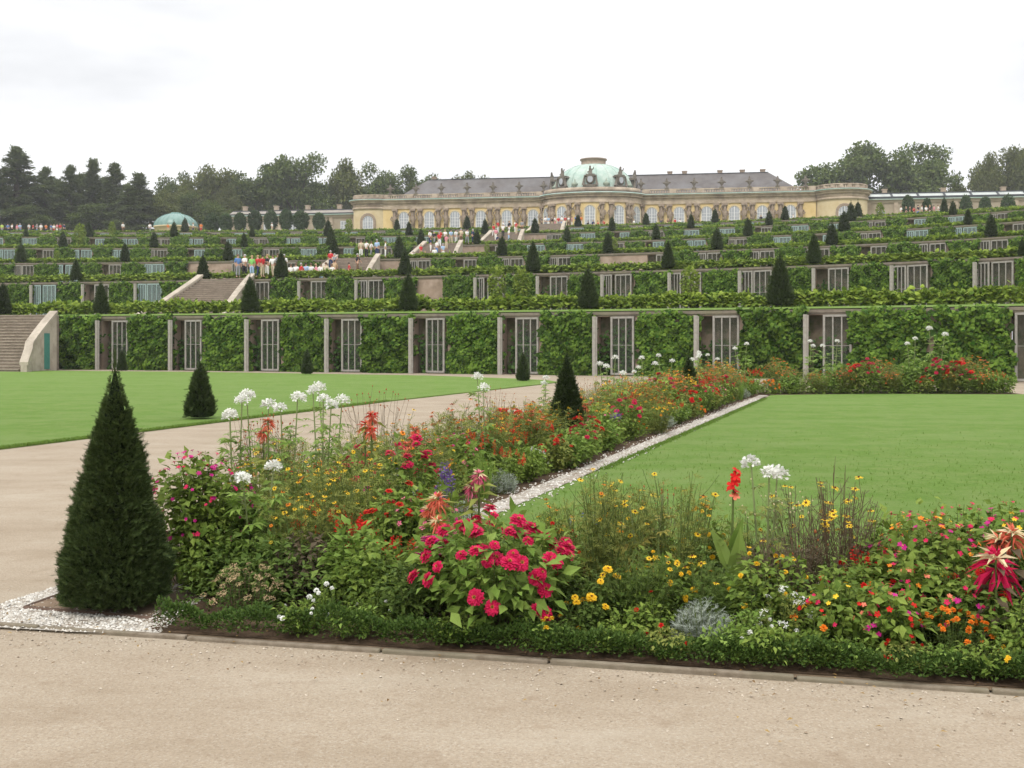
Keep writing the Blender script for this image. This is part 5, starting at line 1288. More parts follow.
def amaranth(hs, spread, c1, c2, size=.30, leaf='purple', merge=False):
    p = Plant()
    for i, h in enumerate(hs):
        a = 2.4 * i; q = spread * math.sqrt(i / max(1, len(hs))); x, y = q * math.cos(a), q * math.sin(a)
        p.s.tube([(x * .5, y * .5, 0), (x, y, h * .5), (x, y, h)], [.010, .008, .006], 5, 0, False); m = 16; t = rng.uniform(.2, .95, m); ph = np.arange(m) * 2.4
        D = np.c_[np.cos(ph), np.sin(ph), rng.normal(-.1, .25, m)]; p.f.scatter(LEAF, frames(D, np.c_[rng.normal(0, .2, (m, 2)), np.ones(m)], .05, .14, .14), np.c_[np.full(m, x), np.full(m, y), t * h])
        p.fl.append((fl('crest', c1, c2), np.array([x, y, h - .03]), unit(np.array([rng.normal(0, .12), -.15, 1.0])), size * rng.uniform(.85, 1.1)))
    return p.make(ML[leaf], MS['green'], merge)
def mound(h, r, leaf, nst, lps, L, W, tmpl, fk=None, col=None, n=0, size=.03, merge=False, stem='green'):
    p = Plant().grow(h, r, nst, lps, L, W, tmpl, base=.75, top=.6, t0=.1, sr=.002, hang=-.15)
    if fk: p.flower(fl(fk, col), n, size, .35, lift=.004)
    return p.make(ML[leaf], MS[stem], merge)
def tuft(h, r, leaf, n, wid, fk=None, col=None, nf=0, size=.1, merge=False):
    p = Plant(); a = rng.uniform(0, 6.28, n); q = r * np.sqrt(rng.uniform(0, 1, n)) * .35; P = np.c_[np.cos(a) * q, np.sin(a) * q, np.zeros(n)]
    D = np.c_[np.cos(a) * rng.uniform(.05, .5, n), np.sin(a) * rng.uniform(.05, .5, n), np.ones(n)]; N = np.c_[-np.cos(a), -np.sin(a), np.full(n, .4)]; L = h * rng.uniform(.6, 1.05, n)
    p.f.scatter(BLADE, frames(D, N, wid, L, L), P)
    if fk: p.grow(h * 1.05, r * .8, nf, 0, .01, .01, sr=.002).spikes(fl(fk, col), nf, size)
    return p.make(ML[leaf], MS['green'], merge)
def seedheads(h, r, n, merge=False, fk='bud', col='rust', size=.016, leaf='straw'):
    return Plant().grow(h, r, n, 2, .04, .008, LEAF, base=.45, top=.12, sr=.0022, hang=.3, power=.6).side(n // 2, .16, .0018).flower(fl(fk, col), int(n * 1.5), size, .9).make(ML[leaf], MS['brown' if leaf == 'straw' else 'pale'], merge)
def canna():
    p = Plant(); p.s.tube([(0, 0, 0), (.01, 0, .5), (.02, -.01, 1.02)], [.011, .009, .005], 5, 0, False)
    for z, a, el, L, W in ((.12, 3.6, 1.15, .36, .12), (.22, .4, 1.0, .34, .11), (.30, 4.9, 1.25, .42, .13), (.42, 2.0, 1.1, .30, .09), (.55, 5.6, 1.2, .22, .06)):
        d = np.array([[math.cos(a) * math.cos(el), math.sin(a) * math.cos(el), math.sin(el)]]); nn = np.array([[-math.cos(a) * .3, -1.0, .35]])
        big = T([(0,0,0),(-.5,.28,.12),(-.42,.62,.06),(0,1,-.22),(.42,.62,.06),(.5,.28,.12),(0,.3,0),(0,.65,-.03)], [(0,6,1),(1,6,7,2),(2,7,3),(3,7,4),(4,7,6,5),(5,6,0)])
        p.f.scatter(big, frames(d, nn, W, L, L * .6), np.array([[.0, 0, z]]))
    for i in range(7):
        d = unit(np.array([rng.normal(0, .6), -.5 + rng.normal(0, .3), .6 + rng.normal(0, .4)])); p.fl.append((fl('trumpet', 'red' if i else 'coral'), np.array([.02, -.01, .86 + .024 * i]) + d * .025, d, .062))
    return p.make(ML['fresh'], MS['green'])
FB = 'flowers of the front bed'
def fb(px, off, z=.03): q = bed(px, off); return (q[0], q[1], z)
N_ = 'flower_plant'
# ---- edging hedge of low clipped box
def edging():
    b = Buf(); n = 26000; pa = rng.uniform(158, 1420, n); seg = np.array([bed(p, .14) for p in np.linspace(150, 1450, 60)]); gx = np.interp(pa, np.linspace(150, 1450, 60), seg[:, 0]); gy = np.interp(pa, np.linspace(150, 1450, 60), seg[:, 1])
    hh = np.where(pa < 440, .080, .055) * (1 + .35 * np.sin(gx * 5.3 + .5) + .28 * np.sin(gx * 13 + 1) + .2 * np.sin(gx * 31)); a = rng.uniform(-.1, np.pi + .1, n); rr = np.sqrt(rng.uniform(.35, 1.1, n))
    y = -np.cos(a) * (.10 + .03 * np.sin(gx * 8)) * rr * (1 + .2 * np.sin(gx * 11)); z = .045 + np.clip(np.sin(a), 0, 1) * hh * rr + rng.uniform(0, .03, n)
    out = np.c_[rng.normal(0, .7, n), -np.cos(a), np.sin(a) + .3] + rv(n, .35); s = rng.uniform(.014, .030, n)
    b.scatter(QLEAF, frames(out, np.c_[rng.normal(0, .5, (n, 2)), np.ones(n)], s * .62, s), np.c_[gx, gy + y, z])
    e = empty('edging_hedge', (*bed(160, .30), 0), 0, 'low clipped green edging hedge along the stone kerb of the front bed', 'hedge')
    o = e.location; 
    f_ = link('foliage', b.mesh('foliage', ML['box']), e, (-o.x, -o.y, 0))
edging()
# ---- ground cover under everything
def cover(name, pts, n, zmax, size, z0, m1='dark'):
    q = fill(pts, n); b = Buf(); k = len(q); s = rng.uniform(.6, 1.3, k) * size
    b.scatter(LEAF, frames(np.c_[rng.normal(size=(k, 2)), rng.normal(.2, .3, k)], np.c_[rng.normal(0, .4, (k, 2)), np.ones(k)], s * .5, s, s), np.c_[q, z0 + rng.beta(1.2, 2.2, k) * zmax]); o = link('ground_cover', b.mesh('ground_cover', ML[m1])); o['kind'] = 'stuff'
cover('c', [bed(175, .45), bed(1450, .45), bed(1450, 1.95), bed(560, 1.95), bed(300, 1.9), bed(200, 1.2)], 26000, .36, .042, .02)
cover('c', [strip(1.6, -.62), strip(1.6, .55), strip(26, .55), strip(26, -.62)], 30000, .40, .06, .03, 'mid')
cover('c', [(7.2, 31.2), (14.8, 31.7), (14.8, 33.3), (7.2, 33.1)], 5000, .4, .10, .03, 'mid')

# ---- front bed, one by one: front row
put(mound(.27, .24, 'box', 60, 16, .026, .014, QLEAF, 'umbel', 'tan', 60, .036, stem='brown'), fb(246, .52), 'low mound of dry brown flower heads behind the edging hedge near the big yew', 'flower', 'sedum_plant')
put(mound(.20, .20, 'mid', 40, 18, .03, .012, LEAF, 'pompon', 'white', 7, .030), fb(330, .42), 'low green mound with a few white blossoms by the brown dry flower heads', 'flower', 'white_flower_plant')
put(mound(.18, .15, 'mid', 34, 16, .03, .012, LEAF, 'pompon', 'white', 3, .024), fb(372, .42), 'small low green mound with almost no flowers between white blossoms and pink zinnias', 'flower', 'white_flower_plant')
put(leafy(.34, .19, 'dark', 26, 15, .05, .026), fb(412, .46), 'dark green leafy clump at the left foot of the big zinnia bush'.replace('left foot', 'foot'), 'plant', 'leafy_plant')
put(zinnia(.63, .43, 'crimson', 84, .070, 'fresh', 46, 17, L=.085), fb(494, .46), 'big zinnia bush covered with large crimson pink flowers at the front of the bed', 'flower', 'zinnia_bush')
put(zinnia(.52, .17, 'magenta', 9, .076, 'mid', 16, 12), fb(440, .62), 'slim zinnia with magenta flowers leaning beside the big crimson bush', 'flower', 'zinnia_bush')
put(zinnia(.22, .16, 'yellow', 8, .045, 'dark', 22, 14, L=.045), fb(585, .38), 'low yellow zinnia flowering right behind the edging hedge', 'flower', 'yellow_zinnia')
put(zinnia(.36, .15, 'yellow', 3, .042, 'dark', 18, 14, L=.05), fb(602, .52), 'taller yellow zinnia with few flowers behind the low yellow one', 'flower', 'yellow_zinnia')
put(bidens(.44, .24, 'yellow', 7, .040, 'dark', 40, 9, 30, L=.06), fb(640, .60), 'dense dark feathery bush dotted with small yellow daisies beside the crimson zinnias', 'flower', 'daisy_bush')
put(leafy(.20, .16, 'mid', 24, 16, .034, .02), fb(630, .36), 'low fresh green clump behind the hedge between yellow zinnia and grey bush', 'plant', 'leafy_plant')
put(zinnia(.24, .12, 'red', 2, .030, 'mid', 16, 12, L=.04), fb(652, .42), 'small plant with two red flowers beside the silver grey bush', 'flower', 'red_flower_plant')
put(mound(.24, .155, 'grey', 110, 14, .045, .026, FEATHER), fb(703, .42), 'rounded silver grey cotton lavender bush near the kerb', 'plant', 'grey_bush')
put(bidens(.40, .2, 'yellow', 8, .042, 'dark', 34, 9, 24, L=.06), fb(700, .70), 'dark feathery clump with yellow daisies above the silver grey bush', 'flower', 'daisy_bush')
put(leafy(.22, .15, 'fresh', 24, 14, .03, .018), fb(752, .34), 'bright green little clump beside the silver grey bush', 'plant', 'leafy_plant')
put(mound(.30, .17, 'olive', 40, 12, .035, .016, LEAF, 'umbel', 'white', 20, .034), fb(788, .48), 'low clump with flat white flower heads among brownish leaves', 'flower', 'white_flower_plant')
put(mirabilis(.36, .2, ('red', 'crimson', 'yellow'), 36, .026, 'mid', 24, 10), fb(838, .45), 'low clump of red and yellow small flowers below the brown airy plant', 'flower', 'button_flower_plant')
put(mound(.26, .16, 'mid', 26, 13, .04, .022, LEAF, 'pompon', 'orange', 3, .035), fb(815, .34), 'low green clump with three orange blossoms near the kerb', 'flower', 'marigold_plant')
put(mirabilis(.34, .19, ('red', 'coral', 'magenta'), 36, .026, 'mid', 24, 10), fb(886, .42), 'low clump of red and coral flowers at the foot of the four o clock bush', 'flower', 'button_flower_plant')
put(mound(.27, .19, 'dark', 50, 10, .03, .015, LEAF, 'pompon', 'orange', 62, .028), fb(955, .44), 'low cushion thick with small bright orange marigolds near the kerb', 'flower', 'marigold_plant')
put(leafy(.30, .2, 'mid', 26, 14, .045, .026), fb(1030, .42), 'leafy green clump under the red amaranth at the picture edge', 'plant', 'leafy_plant')
# middle row
put(mirabilis(.84, .38, ('magenta', 'magenta', 'crimson'), 170, .028, 'mid', 80, 20, L=.068), PX(198, 7.05, .03), 'round dark bush with many small magenta flowers just behind the big yew', 'flower', 'four_o_clock_bush')
put(cleome((.74, .66, .70), .24, 'fresh', .115, lps=30, L=.19), fb(258, 1.2), 'spider flower with pale hand shaped leaves and white heads beside the magenta bush', 'flower', 'spider_flower')
put(bidens(.62, .28, 'yellow', 26, .032, 'olive', 36, 8, 44, col2='orange', n2=6), fb(298, 1.15), 'airy olive bush full of tiny yellow daisies behind the dry brown flower heads', 'flower', 'daisy_bush')
put(salvia(.55, .2, 'red', 14, .085), fb(352, 1.12), 'red salvia with bright spikes among the yellow daisies', 'flower', 'red_salvia')
put(salvia(.42, .19, 'red', 14, .085, 'dark'), fb(392, 1.0), 'low red salvia in dark leaves beside the crimson zinnia bush', 'flower', 'red_salvia')
put(leafy(.46, .2, 'fresh', 22, 14, .075, .04), fb(352, .88), 'fresh green broad leaved clump in front of the red salvia', 'plant', 'leafy_plant')
put(leafy(.40, .2, 'purple', 28, 12, .06, .03), fb(306, .9), 'brownish purple leafy clump above the low white blossoms', 'plant', 'leafy_plant')
put(amaranth((.62, .55, .50), .14, 'coral', 'cream', .15, 'olive'), fb(438, 1.08), 'peach and cream amaranth with drooping leaves behind the crimson zinnias', 'flower', 'amaranth')
put(amaranth((.74, .66), .09, 'pink', 'cream', .15, 'olive'), fb(479, 1.35), 'pink and cream amaranth rising behind the big crimson zinnia bush', 'flower', 'amaranth')
put(mirabilis(.58, .26, ('magenta', 'pink'), 40, .028, 'mid', 30, 16), fb(425, 1.5), 'low bush with little magenta flowers behind the amaranths', 'flower', 'four_o_clock_bush')
put(bidens(.62, .28, 'yellow', 14, .036, 'olive', 36, 9, 40), fb(575, 1.2), 'airy green daisy bush just past the crimson zinnia bush', 'flower', 'daisy_bush')
put(bidens(.66, .28, 'yellow', 12, .036, 'olive', 34, 8, 40), fb(640, 1.35), 'airy daisy bush with thin stems against the green lawn', 'flower', 'daisy_bush')
put(bidens(.50, .24, 'orange', 7, .030, 'mid', 34, 9, 30), fb(560, 1.72), 'thin airy plant with few orange flowers at the lawn edge', 'flower', 'daisy_bush')
put(salvia(.62, .22, 'blue', 7, .07, 'olive', nst=18, L=.04), fb(588, 1.7), 'thin blue salvia with small deep blue flowers against the lawn', 'flower', 'blue_salvia')
put(seedheads(.62, .25, 22), fb(660, 1.75), 'wiry plant of thin stems and brown seed heads against the lawn', 'plant', 'seed_plant')
put(cleome((.66, .60), .16, 'yellow', .01, lps=14, L=.13, cols=('cream', None)), fb(650, 1.05), 'spider flower stem with yellowing hand shaped leaves and no bloom', 'plant', 'spider_flower')
put(canna(), (*bed(730, 1.15), -.18), 'canna with one broad upright green leaf and a red flower', 'flower', 'canna_plant', rz=.2)
put(cleome((.78, .83, .80), .17, 'olive', .115, lps=14, L=.12), fb(765, 1.25), 'spider flower with white heads beside the red canna flower', 'flower', 'spider_flower')
put(seedheads(.66, .26, 26, False, 'bud', 'cream', .012, 'olive'), fb(785, 1.3), 'pale wiry plant with tiny buds beside the white spider flower', 'plant', 'seed_plant')
put(bidens(.52, .25, 'yellow', 6, .034, 'olive', 34, 9, 26), fb(745, 1.45), 'loose olive clump with a few yellow daisies below the canna', 'flower', 'daisy_bush')
put(bidens(.50, .22, 'yellow', 5, .040, 'purple', 40, 7, 30, L=.06, stem='brown'), fb(778, .98), 'hazy purple brown clump above the flat white flower heads', 'plant', 'purple_plant')
put(bidens(.74, .26, 'yellow', 22, .042, 'purple', 44, 6, 64, L=.05, stem='brown'), fb(836, 1.2), 'tall hazy brown plant with dark eyed yellow daisies at its tips', 'flower', 'daisy_bush', zs=1.08)
put(bidens(.52, .22, 'rust', 10, .02, 'purple', 40, 7, 30, L=.05, stem='brown', kind='bud'), fb(806, 1.1), 'brown branching plant with seed buds beside the tall yellow daisies', 'plant', 'purple_plant')
put(salvia(.50, .16, 'red', 9, .08), fb(872, 1.05), 'red salvia between the brown airy plant and the four o clock bush', 'flower', 'red_salvia')
put(mirabilis(.60, .30, ('magenta', 'crimson', 'orange', 'crimson', 'yellow'), 130, .027, 'mid', 52, 18), fb(930, 1.12), 'broad four o clock bush with magenta, orange and yellow trumpets', 'flower', 'four_o_clock_bush')
put(mirabilis(.44, .22, ('orange', 'coral', 'crimson'), 42, .030, 'mid', 34, 17, L=.07), fb(900, .82), 'lower four o clock bush with orange trumpets above dark leaves', 'flower', 'four_o_clock_bush')
put(mirabilis(.62, .28, ('magenta', 'yellow', 'crimson'), 75, .028, 'fresh', 44, 18), fb(1008, 1.3), 'light green four o clock bush behind the red amaranth', 'flower', 'four_o_clock_bush')
put(amaranth((.46,), 0, 'crimson', 'cream', .26, 'purple'), fb(996, .62), 'bright crimson and cream amaranth star near the orange marigolds', 'flower', 'amaranth')
put(amaranth((.55, .50), .1, 'coral', 'cream', .20, 'purple'), fb(1012, .95), 'orange red amaranth behind the bright crimson star', 'flower', 'amaranth')
for px, off, p, lb, nm in [(1090, .7, zinnia(.45, .25, 'crimson', 10), 'crimson zinnia just outside', 'zinnia_bush'), (1120, 1.1, mirabilis(.6, .3, ('magenta', 'yellow'), 30), 'four o clock bush outside', 'four_o_clock_bush'), (1200, .8, bidens(.5, .3, 'yellow', 12), 'daisy bush outside', 'daisy_bush'), (1230, 1.3, bidens(.6, .3, 'yellow', 12), 'outer daisy bush', 'daisy_bush')]:
    put(p, fb(px, off), lb + ' the picture edge at the front bed end', 'flower', nm)
# more of the airy mass that fills the front bed
FILL = [(600, 1.0, 'yb', .72, 'between the crimson zinnias and the blue salvia'), (675, 1.1, 'yb', .74, 'above the silver grey bush'), (620, 1.6, 'yb', .66, 'against the lawn by the blue salvia'), (700, 1.5, 'dk', .55, 'left of the canna stem'), (770, .75, 'dk', .42, 'above the flat white flower heads'),
        (800, 1.45, 'br', .72, 'against the lawn by the tall brown plant'), (860, 1.35, 'br', .62, 'between the tall brown plant and the red salvia'), (855, .75, 'dk', .42, 'below the red salvia'), (900, 1.45, 'mm', .58, 'against the lawn past the red salvia'), (965, 1.5, 'mm', .62, 'against the lawn behind the broad four o clock bush'),
        (975, .85, 'rr', .44, 'behind the orange marigolds'), (940, .72, 'mm', .40, 'above the orange marigolds'), (1020, 1.7, 'mm', .62, 'at the picture edge against the lawn'), (545, 1.05, 'dk', .50, 'behind the crimson zinnia bush'), (660, .75, 'dk', .40, 'in front of the yellowing spider flower'), (280, .85, 'dk', .38, 'above the dry brown flower heads'),
        (240, 1.0, 'dk', .42, 'between the magenta bush and the dry brown heads'), (375, .75, 'dk', .40, 'below the red salvia spikes'), (330, 1.5, 'yb', .70, 'behind the first red salvia'), (390, 1.4, 'rr', .60, 'beside the peach amaranth'), (250, 1.6, 'yb', .70, 'behind the pale spider flower leaves'), (205, .95, 'dk', .36, 'at the foot of the magenta bush')]
for px, off, k, h, wh in FILL:
    wh = wh.replace('left of', 'beside')
    if k == 'yb': put(bidens(h * 1.1, .28, 'yellow', 15, .036, 'olive', 38, 9, 44, col2='orange', n2=3), fb(px, off), 'airy daisy bush ' + wh, 'flower', 'daisy_bush')
    elif k == 'br': put(bidens(h, .22, 'yellow', 9, .04, 'purple', 38, 7, 44, L=.05, stem='brown', dn=1.6), fb(px, off), 'hazy brown daisy plant ' + wh, 'flower', 'daisy_bush')
    elif k == 'mm': put(mirabilis(h, .26, ('magenta', 'crimson', 'coral', 'crimson'), 60, .026, 'mid', 40, 15), fb(px, off), 'small flowered four o clock bush ' + wh, 'flower', 'four_o_clock_bush')
    elif k == 'rr': put(zinnia(h, .2, 'red', 10, .05, 'mid', 22, 14, L=.06), fb(px, off), 'red zinnia ' + wh, 'flower', 'zinnia_bush')
    elif px > 500:
        pr = Plant().grow(h, .24, 32, 22, .055, .03, LEAF, base=.5, top=.5, t0=.05, sr=.003).shell(h, .24, 260, .055, .03).flower(fl('pompon', 'red' if px % 10 else 'yellow'), 16, .032, .6, surf_=(h, .24)).make(ML['mid'], MS['green'])
        put(pr, fb(px, off), ('red' if px % 10 else 'yellow') + ' button flowers over a leafy clump ' + wh, 'flower', 'button_flower_plant')
    else: put(leafy(h, .24, 'mid' if px % 2 else 'dark', 32, 15, .055, .03), fb(px, off), 'leafy green clump ' + wh, 'plant', 'leafy_plant')
# small plants spilling over the edging hedge to the kerb
for px, k, wh in [(300, 'w', 'below the dry brown flower heads'), (352, 'f', 'below the white blossoms'), (455, 'm', 'under the big crimson zinnia'), (540, 'f', 'at the kerb beside the big crimson zinnia'), (560, 'y', 'at the kerb in front of the low yellow zinnia'), (612, 'm', 'at the kerb past the low yellow zinnia'), (668, 'r', 'at the kerb before the grey bush'),
                  (728, 'f', 'at the kerb past the grey bush'), (770, 'w', 'at the kerb before the flat white flower heads'), (812, 'm', 'at the kerb under the orange blossoms'), (852, 'f', 'at the kerb below the four o clock leaves'), (905, 'r', 'at the kerb short of the orange marigolds'), (935, 'f', 'at the kerb under the orange marigolds'), (985, 'm', 'at the kerb under the crimson amaranth'), (1012, 'y', 'at the kerb at the picture edge')]:
    lf = {'w': 'mid', 'f': 'fresh', 'm': 'mid', 'y': 'dark', 'r': 'olive'}[k]; fk = {'w': ('pompon', 'white', 8, .022), 'y': ('pompon', 'yellow', 6, .032), 'r': ('pompon', 'red', 6, .026)}.get(k)
    q = Plant().grow(.15, .14, 26, 14, .032, .016, LEAF, base=.6, top=.5, t0=.05, sr=.002).shell(.14, .14, 120, .032, .017)
    if fk: q.flower(fl(fk[0], fk[1]), fk[2], fk[3], .5, surf_=(.16, .13))
    put(q.make(ML[lf], MS['green']), fb(px, .20), {'w': 'tiny white flowered', 'f': 'small bright green', 'm': 'small mid green', 'y': 'tiny yellow flowered', 'r': 'tiny red flowered'}[k] + ' clump spilling forward ' + wh, 'plant', 'edging_plant', rng.uniform(0, 6), rng.uniform(.85, 1.25))
# tall plants where front bed and long bed meet
for px, d, hs, sp, lb in [(236, 8.3, (1.10, .97, 1.0), .13, 'nearest the magenta bush'), (258, 8.3, (1.06, 1.13), .16, 'with two white heads over the path'), (288, 8.0, (1.13, 1.05), .14, 'with the highest white heads'), (322, 8.6, (1.04, 1.15, 1.10), .18, 'with three crowded white heads')]:
    put(cleome(hs, sp, 'fresh', .115, lps=26, L=.15), PX(px, d, .03), f'tall white spider flower before the gravel path, {lb}', 'flower', 'spider_flower', group='tall white spider flowers')
put(amaranth((.98, .9), .08, 'coral', 'rust', .13, 'olive'), PX(268, 8.0, .03), 'coral red amaranth below the tall white spider flowers', 'flower', 'amaranth')
put(amaranth((1.0, .93, .9), .14, 'coral', 'red', .14, 'olive'), PX(372, 8.4, .03), 'red amaranth beyond the tall white spider flowers', 'flower', 'amaranth')
put(bidens(.80, .36, 'yellow', 30, .034, 'olive', 44, 9, 60, L=.10), PX(300, 7.6, .03), 'large airy daisy bush under the tall white spider flowers', 'flower', 'daisy_bush')
put(bidens(.80, .36, 'yellow', 32, .034, 'olive', 44, 9, 60, L=.10), PX(362, 7.7, .03), 'large airy daisy bush beside the tall red amaranth', 'flower', 'daisy_bush')
put(zinnia(.86, .24, 'crimson', 12, .068, 'mid', 24, 16), PX(408, 8.0, .03), 'tall zinnia with dark crimson globes beyond the red amaranth', 'flower', 'zinnia_bush')
put(zinnia(.62, .24, 'red', 12, .06, 'mid', 26, 16), PX(400, 7.2, .03), 'red zinnia in front of the tall crimson one', 'flower', 'zinnia_bush')
put(salvia(.6, .24, 'red', 18, .085), PX(330, 7.0, .03), 'red salvia in the middle of the yellow daisies', 'flower', 'red_salvia')
put(tuft(.5, .14, 'mid', 70, .012, 'spike', 'violet', 16, .13), PX(447, 8.4, .03), 'violet lavender tuft beside the tall crimson zinnia', 'flower', 'lavender_plant')
put(mound(.30, .16, 'grey', 80, 14, .05, .03, FEATHER), PX(466, 8.6, .03), 'grey cotton lavender bush at the lawn side of the long bed', 'plant', 'grey_bush')
put(mound(.2, .15, 'mid', 30, 12, .035, .018, LEAF, 'daisy', 'yellow', 9, .036), PX(485, 8.6, .03), 'low clump of yellow daisies past the grey bush by the white gravel', 'flower', 'daisy_bush')
put(bidens(.3, .2, 'yellow', 8, .036, 'mid', 28, 9, 20), PX(460, 7.7, .03), 'small yellow daisy clump in front of the grey bush', 'flower', 'daisy_bush')
put(seedheads(.95, .3, 34), PX(262, 9.0, .03), 'thin brown seed stems standing over the path edge near the magenta bush', 'plant', 'seed_plant')

# ---- the long bed: nearer plants with single flowers, farther ones with blossoms in one mesh
KIND = {
 'yb': ('airy daisy bush with yellow flowers', 'daisy_bush', 'flower', lambda g: bidens(.68, .34, 'yellow', 40 if g else 26, .042, 'olive', 36, 8, 60, merge=g, L=.10, col2='orange', n2=14)),
 'ob': ('loose bush with orange flowers', 'cosmos_bush', 'flower', lambda g: bidens(.70, .33, 'orange', 34 if g else 24, .046, 'olive', 36, 8, 60, merge=g, L=.10, col2='coral', n2=24)),
 'rs': ('salvia with red spikes', 'red_salvia', 'flower', lambda g: salvia(.6, .28, 'red', 20, .09, merge=g, L=.07)),
 'zc': ('zinnia with crimson flowers', 'zinnia_bush', 'flower', lambda g: zinnia(.66, .28, 'crimson', 18, .07, 'mid', 22, 12, merge=g)),
 'zr': ('zinnia with red flowers', 'zinnia_bush', 'flower', lambda g: zinnia(.55, .27, 'red', 19, .07, 'olive', 22, 12, merge=g)),
 'mm': ('bush with small magenta flowers', 'four_o_clock_bush', 'flower', lambda g: mirabilis(.58, .3, ('magenta', 'pink'), 36, .036, 'mid', 34, 14, merge=g, L=.075)),
 'lf': ('leafy clump', 'leafy_plant', 'plant', lambda g: leafy(.50, .3, 'fresh' if g else 'mid', 24, 10, .085, .045)),
 'lo': ('airy plant with cream and coral flowers', 'cosmos_bush', 'flower', lambda g: bidens(.66, .32, 'cream', 26, .03, 'olive', 34, 8, 46, merge=g, L=.10, col2='coral', n2=10)),
 'gt': ('upright green grassy tuft', 'grass_tuft', 'plant', lambda g: tuft(.6, .2, 'fresh', 80, .014)),
 'sd': ('wiry plant with brown seed heads', 'seed_plant', 'plant', lambda g: seedheads(.9, .3, 30, g)),
 'cl': ('white spider flower', 'spider_flower', 'flower', lambda g: cleome((.95, .86), .2, 'fresh', .105, g, 22, .17)),
 'am': ('amaranth with coral leaves', 'amaranth', 'flower', lambda g: amaranth((.74, .68, .6), .18, 'coral', 'rust', .17, 'olive', g)),
 'mo': ('low cushion of orange marigolds', 'marigold_plant', 'flower', lambda g: mound(.28, .22, 'mid', 36, 10, .045, .02, LEAF, 'pompon', 'orange', 30, .042, g)),
 'lv': ('violet lavender tuft', 'lavender_plant', 'flower', lambda g: tuft(.42, .16, 'mid', 60, .012, 'spike', 'violet', 14, .13, g)),
 'wy': ('low clump with white blossoms', 'white_flower_plant', 'flower', lambda g: mound(.3, .2, 'mid', 32, 12, .045, .02, LEAF, 'pompon', 'white', 16, .034, g)),
 'gr': ('grey cotton lavender cushion', 'grey_bush', 'plant', lambda g: mound(.26, .18, 'grey', 70, 12, .055, .03, FEATHER)),
}
PROTO = {}
def proto(k, far, v):
    if (k, far, v) not in PROTO: PROTO[(k, far, v)] = KIND[k][3](far)
    return PROTO[(k, far, v)]
SEQ = {'path': ['sd', 'yb', 'lo', 'cl', 'ob', 'yb', 'sd', 'yb', 'lo', 'cl', 'lo', 'ob', 'sd', 'yb'], 'mid': ['yb', 'rs', 'ob', 'zr', 'yb', 'zc', 'lo', 'ob', 'am', 'yb', 'mm', 'rs', 'cl'],
       'lawn': ['zr', 'lf', 'mm', 'lv', 'zc', 'mo', 'yb', 'gt', 'gr', 'rs', 'lf', 'wy', 'zr', 'mo', 'gt', 'zc']}
FIX = [(7.9, .5, 'zc'), (8.6, .42, 'zc'), (7.3, .55, 'lf'), (8.2, .62, 'lf')]
yews_s = (9.35, 18.9)
cnt = {}
PLACED = []
for row, off0, hs_ in (('path', -.52, 1.0), ('mid', -.02, 1.0), ('lawn', .46, .80)):
    s_ = 2.55 if row != 'path' else 2.2; i = {'path': 0, 'mid': 4, 'lawn': 2}[row]
    while s_ < 26:
        sp = .40 + .014 * s_
        k = SEQ[row][i % len(SEQ[row])]; i += 1
        if i % 5 == 0 and row != 'lawn': k = rng.choice(['yb', 'ob', 'rs', 'zr', 'lo'])
        if row == 'path' and s_ > 14 and k == 'sd': k = 'cl' if i % 2 else 'ob'
        if s_ > 16 and k in ('yb', 'lo') and i % 2: k = rng.choice(['ob', 'ob', 'zr', 'rs', 'yb'])
        if row == 'mid' and min(abs(s_ - y) for y in yews_s) < .34: s_ += sp * .6; continue
        if row == 'lawn' and 7.2 < s_ < 9.0: k = 'zc' if i % 2 else 'lf'
        PLACED.append((s_, off0 + rng.normal(0, .08), k, row, hs_)); s_ += sp * rng.uniform(.85, 1.15)
PLACED.sort()
WHERE = {'path': 'on the path side of the long bed', 'mid': 'in the middle of the long bed', 'lawn': 'on the lawn side of the long bed'}
for s_, off, k, row, hs_ in PLACED:
    far = s_ > 7.5; v = int(rng.integers(0, 2)); pr = proto(k, far, v); c_ = cnt[(k, row)] = cnt.get((k, row), 0) + 1
    q = strip(s_, off); sc = hs_ * rng.uniform(.88, 1.14) * (1.0 + .012 * s_)
    if k in ('mo', 'wy', 'gr', 'lv'): sc *= 1.1
    put(pr, (*q, .03), f'{KIND[k][0]}, {ordw(c_)} {WHERE[row]}', KIND[k][2], KIND[k][1], rng.uniform(0, 6.28), sc, f'{KIND[k][1].replace("_", " ")}s {WHERE[row]}')
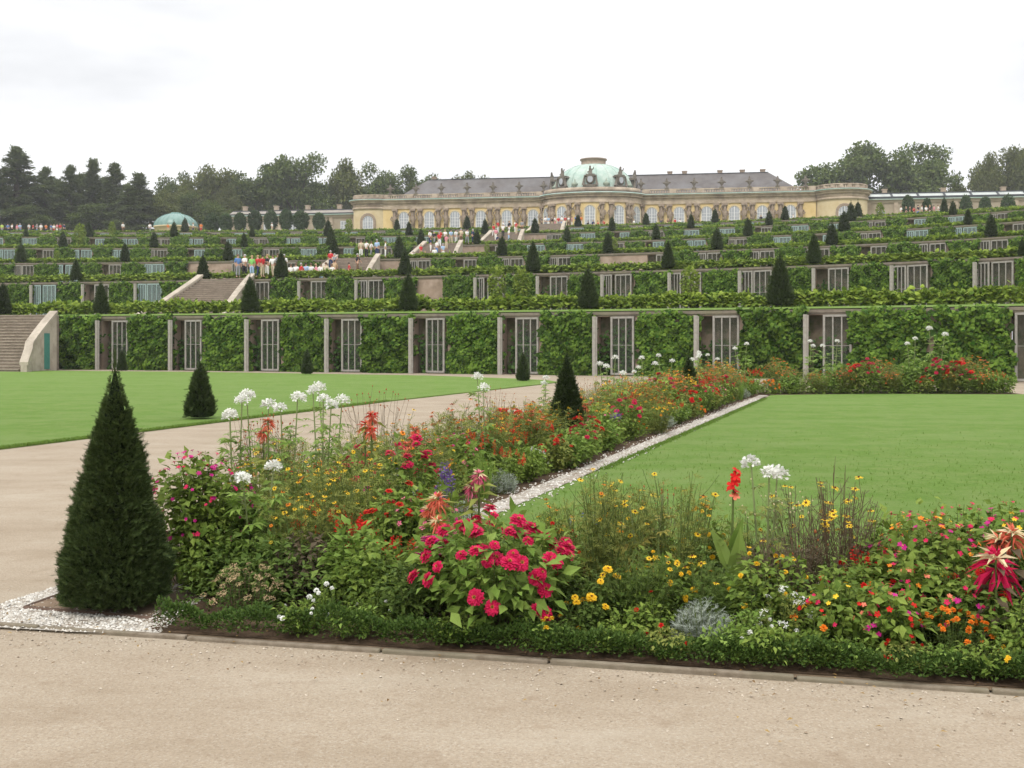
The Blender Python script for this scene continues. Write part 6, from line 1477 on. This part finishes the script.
# ---- the far bed across the end of the lawn
FARB = [(775, 32.4, 'ob', .9), (800, 32.2, 'lo', .75), (770, 31.6, 'mo', 1.0), (790, 31.7, 'lf', .7), (822, 31.9, 'lf', .65), (812, 32.9, 'cl', 1.0), (832, 32.9, 'cl', 1.0), (840, 32.2, 'lf', 1.05), (858, 31.8, 'zr', 1.05), (868, 31.7, 'zc', .95), (880, 32.3, 'ob', .95),
        (893, 31.9, 'lo', .8), (905, 32.3, 'lf', 1.05), (913, 32.9, 'cl', 1.05), (924, 32.6, 'lf', 1.1), (934, 32.9, 'cl', 1.25), (940, 32.0, 'zc', 1.0), (955, 31.9, 'zr', 1.1), (962, 32.3, 'am', .85), (973, 32.2, 'ob', .95), (985, 32.0, 'lf', .8), (996, 31.9, 'rs', .8), (752, 31.4, 'rs', .9), (820, 31.6, 'ob', .62), (846, 31.7, 'ob', .66), (892, 31.7, 'ob', .62), (926, 31.7, 'zr', .62), (948, 31.7, 'ob', .6), (966, 31.7, 'zc', .66), (983, 31.8, 'ob', .6), (790, 31.9, 'ob', .66), (742, 31.9, 'cl', .95), (1003, 32.1, 'lf', .7)]
fc = {}
for px, d, k, s in FARB:
    fc[k] = fc.get(k, 0) + 1
    put(proto(k, True, fc[k] % 2), PX(px, d, .03), f'{KIND[k][0]}, {ordw(fc[k])} in the far bed before the wall', KIND[k][2], KIND[k][1], rng.uniform(0, 6), s * 1.6, f'{KIND[k][1].replace("_", " ")}s in the far bed')
# ================================================================== hazy air
hm = bpy.data.materials.new('haze'); hm.use_nodes = True; hn = hm.node_tree
hn.nodes.remove(hn.nodes['Principled BSDF'])
pv = hn.nodes.new('ShaderNodeVolumePrincipled'); pv.inputs['Color'].default_value = (.97, .985, 1.0, 1); pv.inputs['Density'].default_value = .00035; pv.inputs['Anisotropy'].default_value = .2
hn.links.new(pv.outputs[0], hn.nodes['Material Output'].inputs['Volume'])
b = Buf(); b.box((-1450, -350, -1), (1450, 1950, 62)); ho = link('haze', b.mesh('haze', hm)); ho['kind'] = 'stuff'
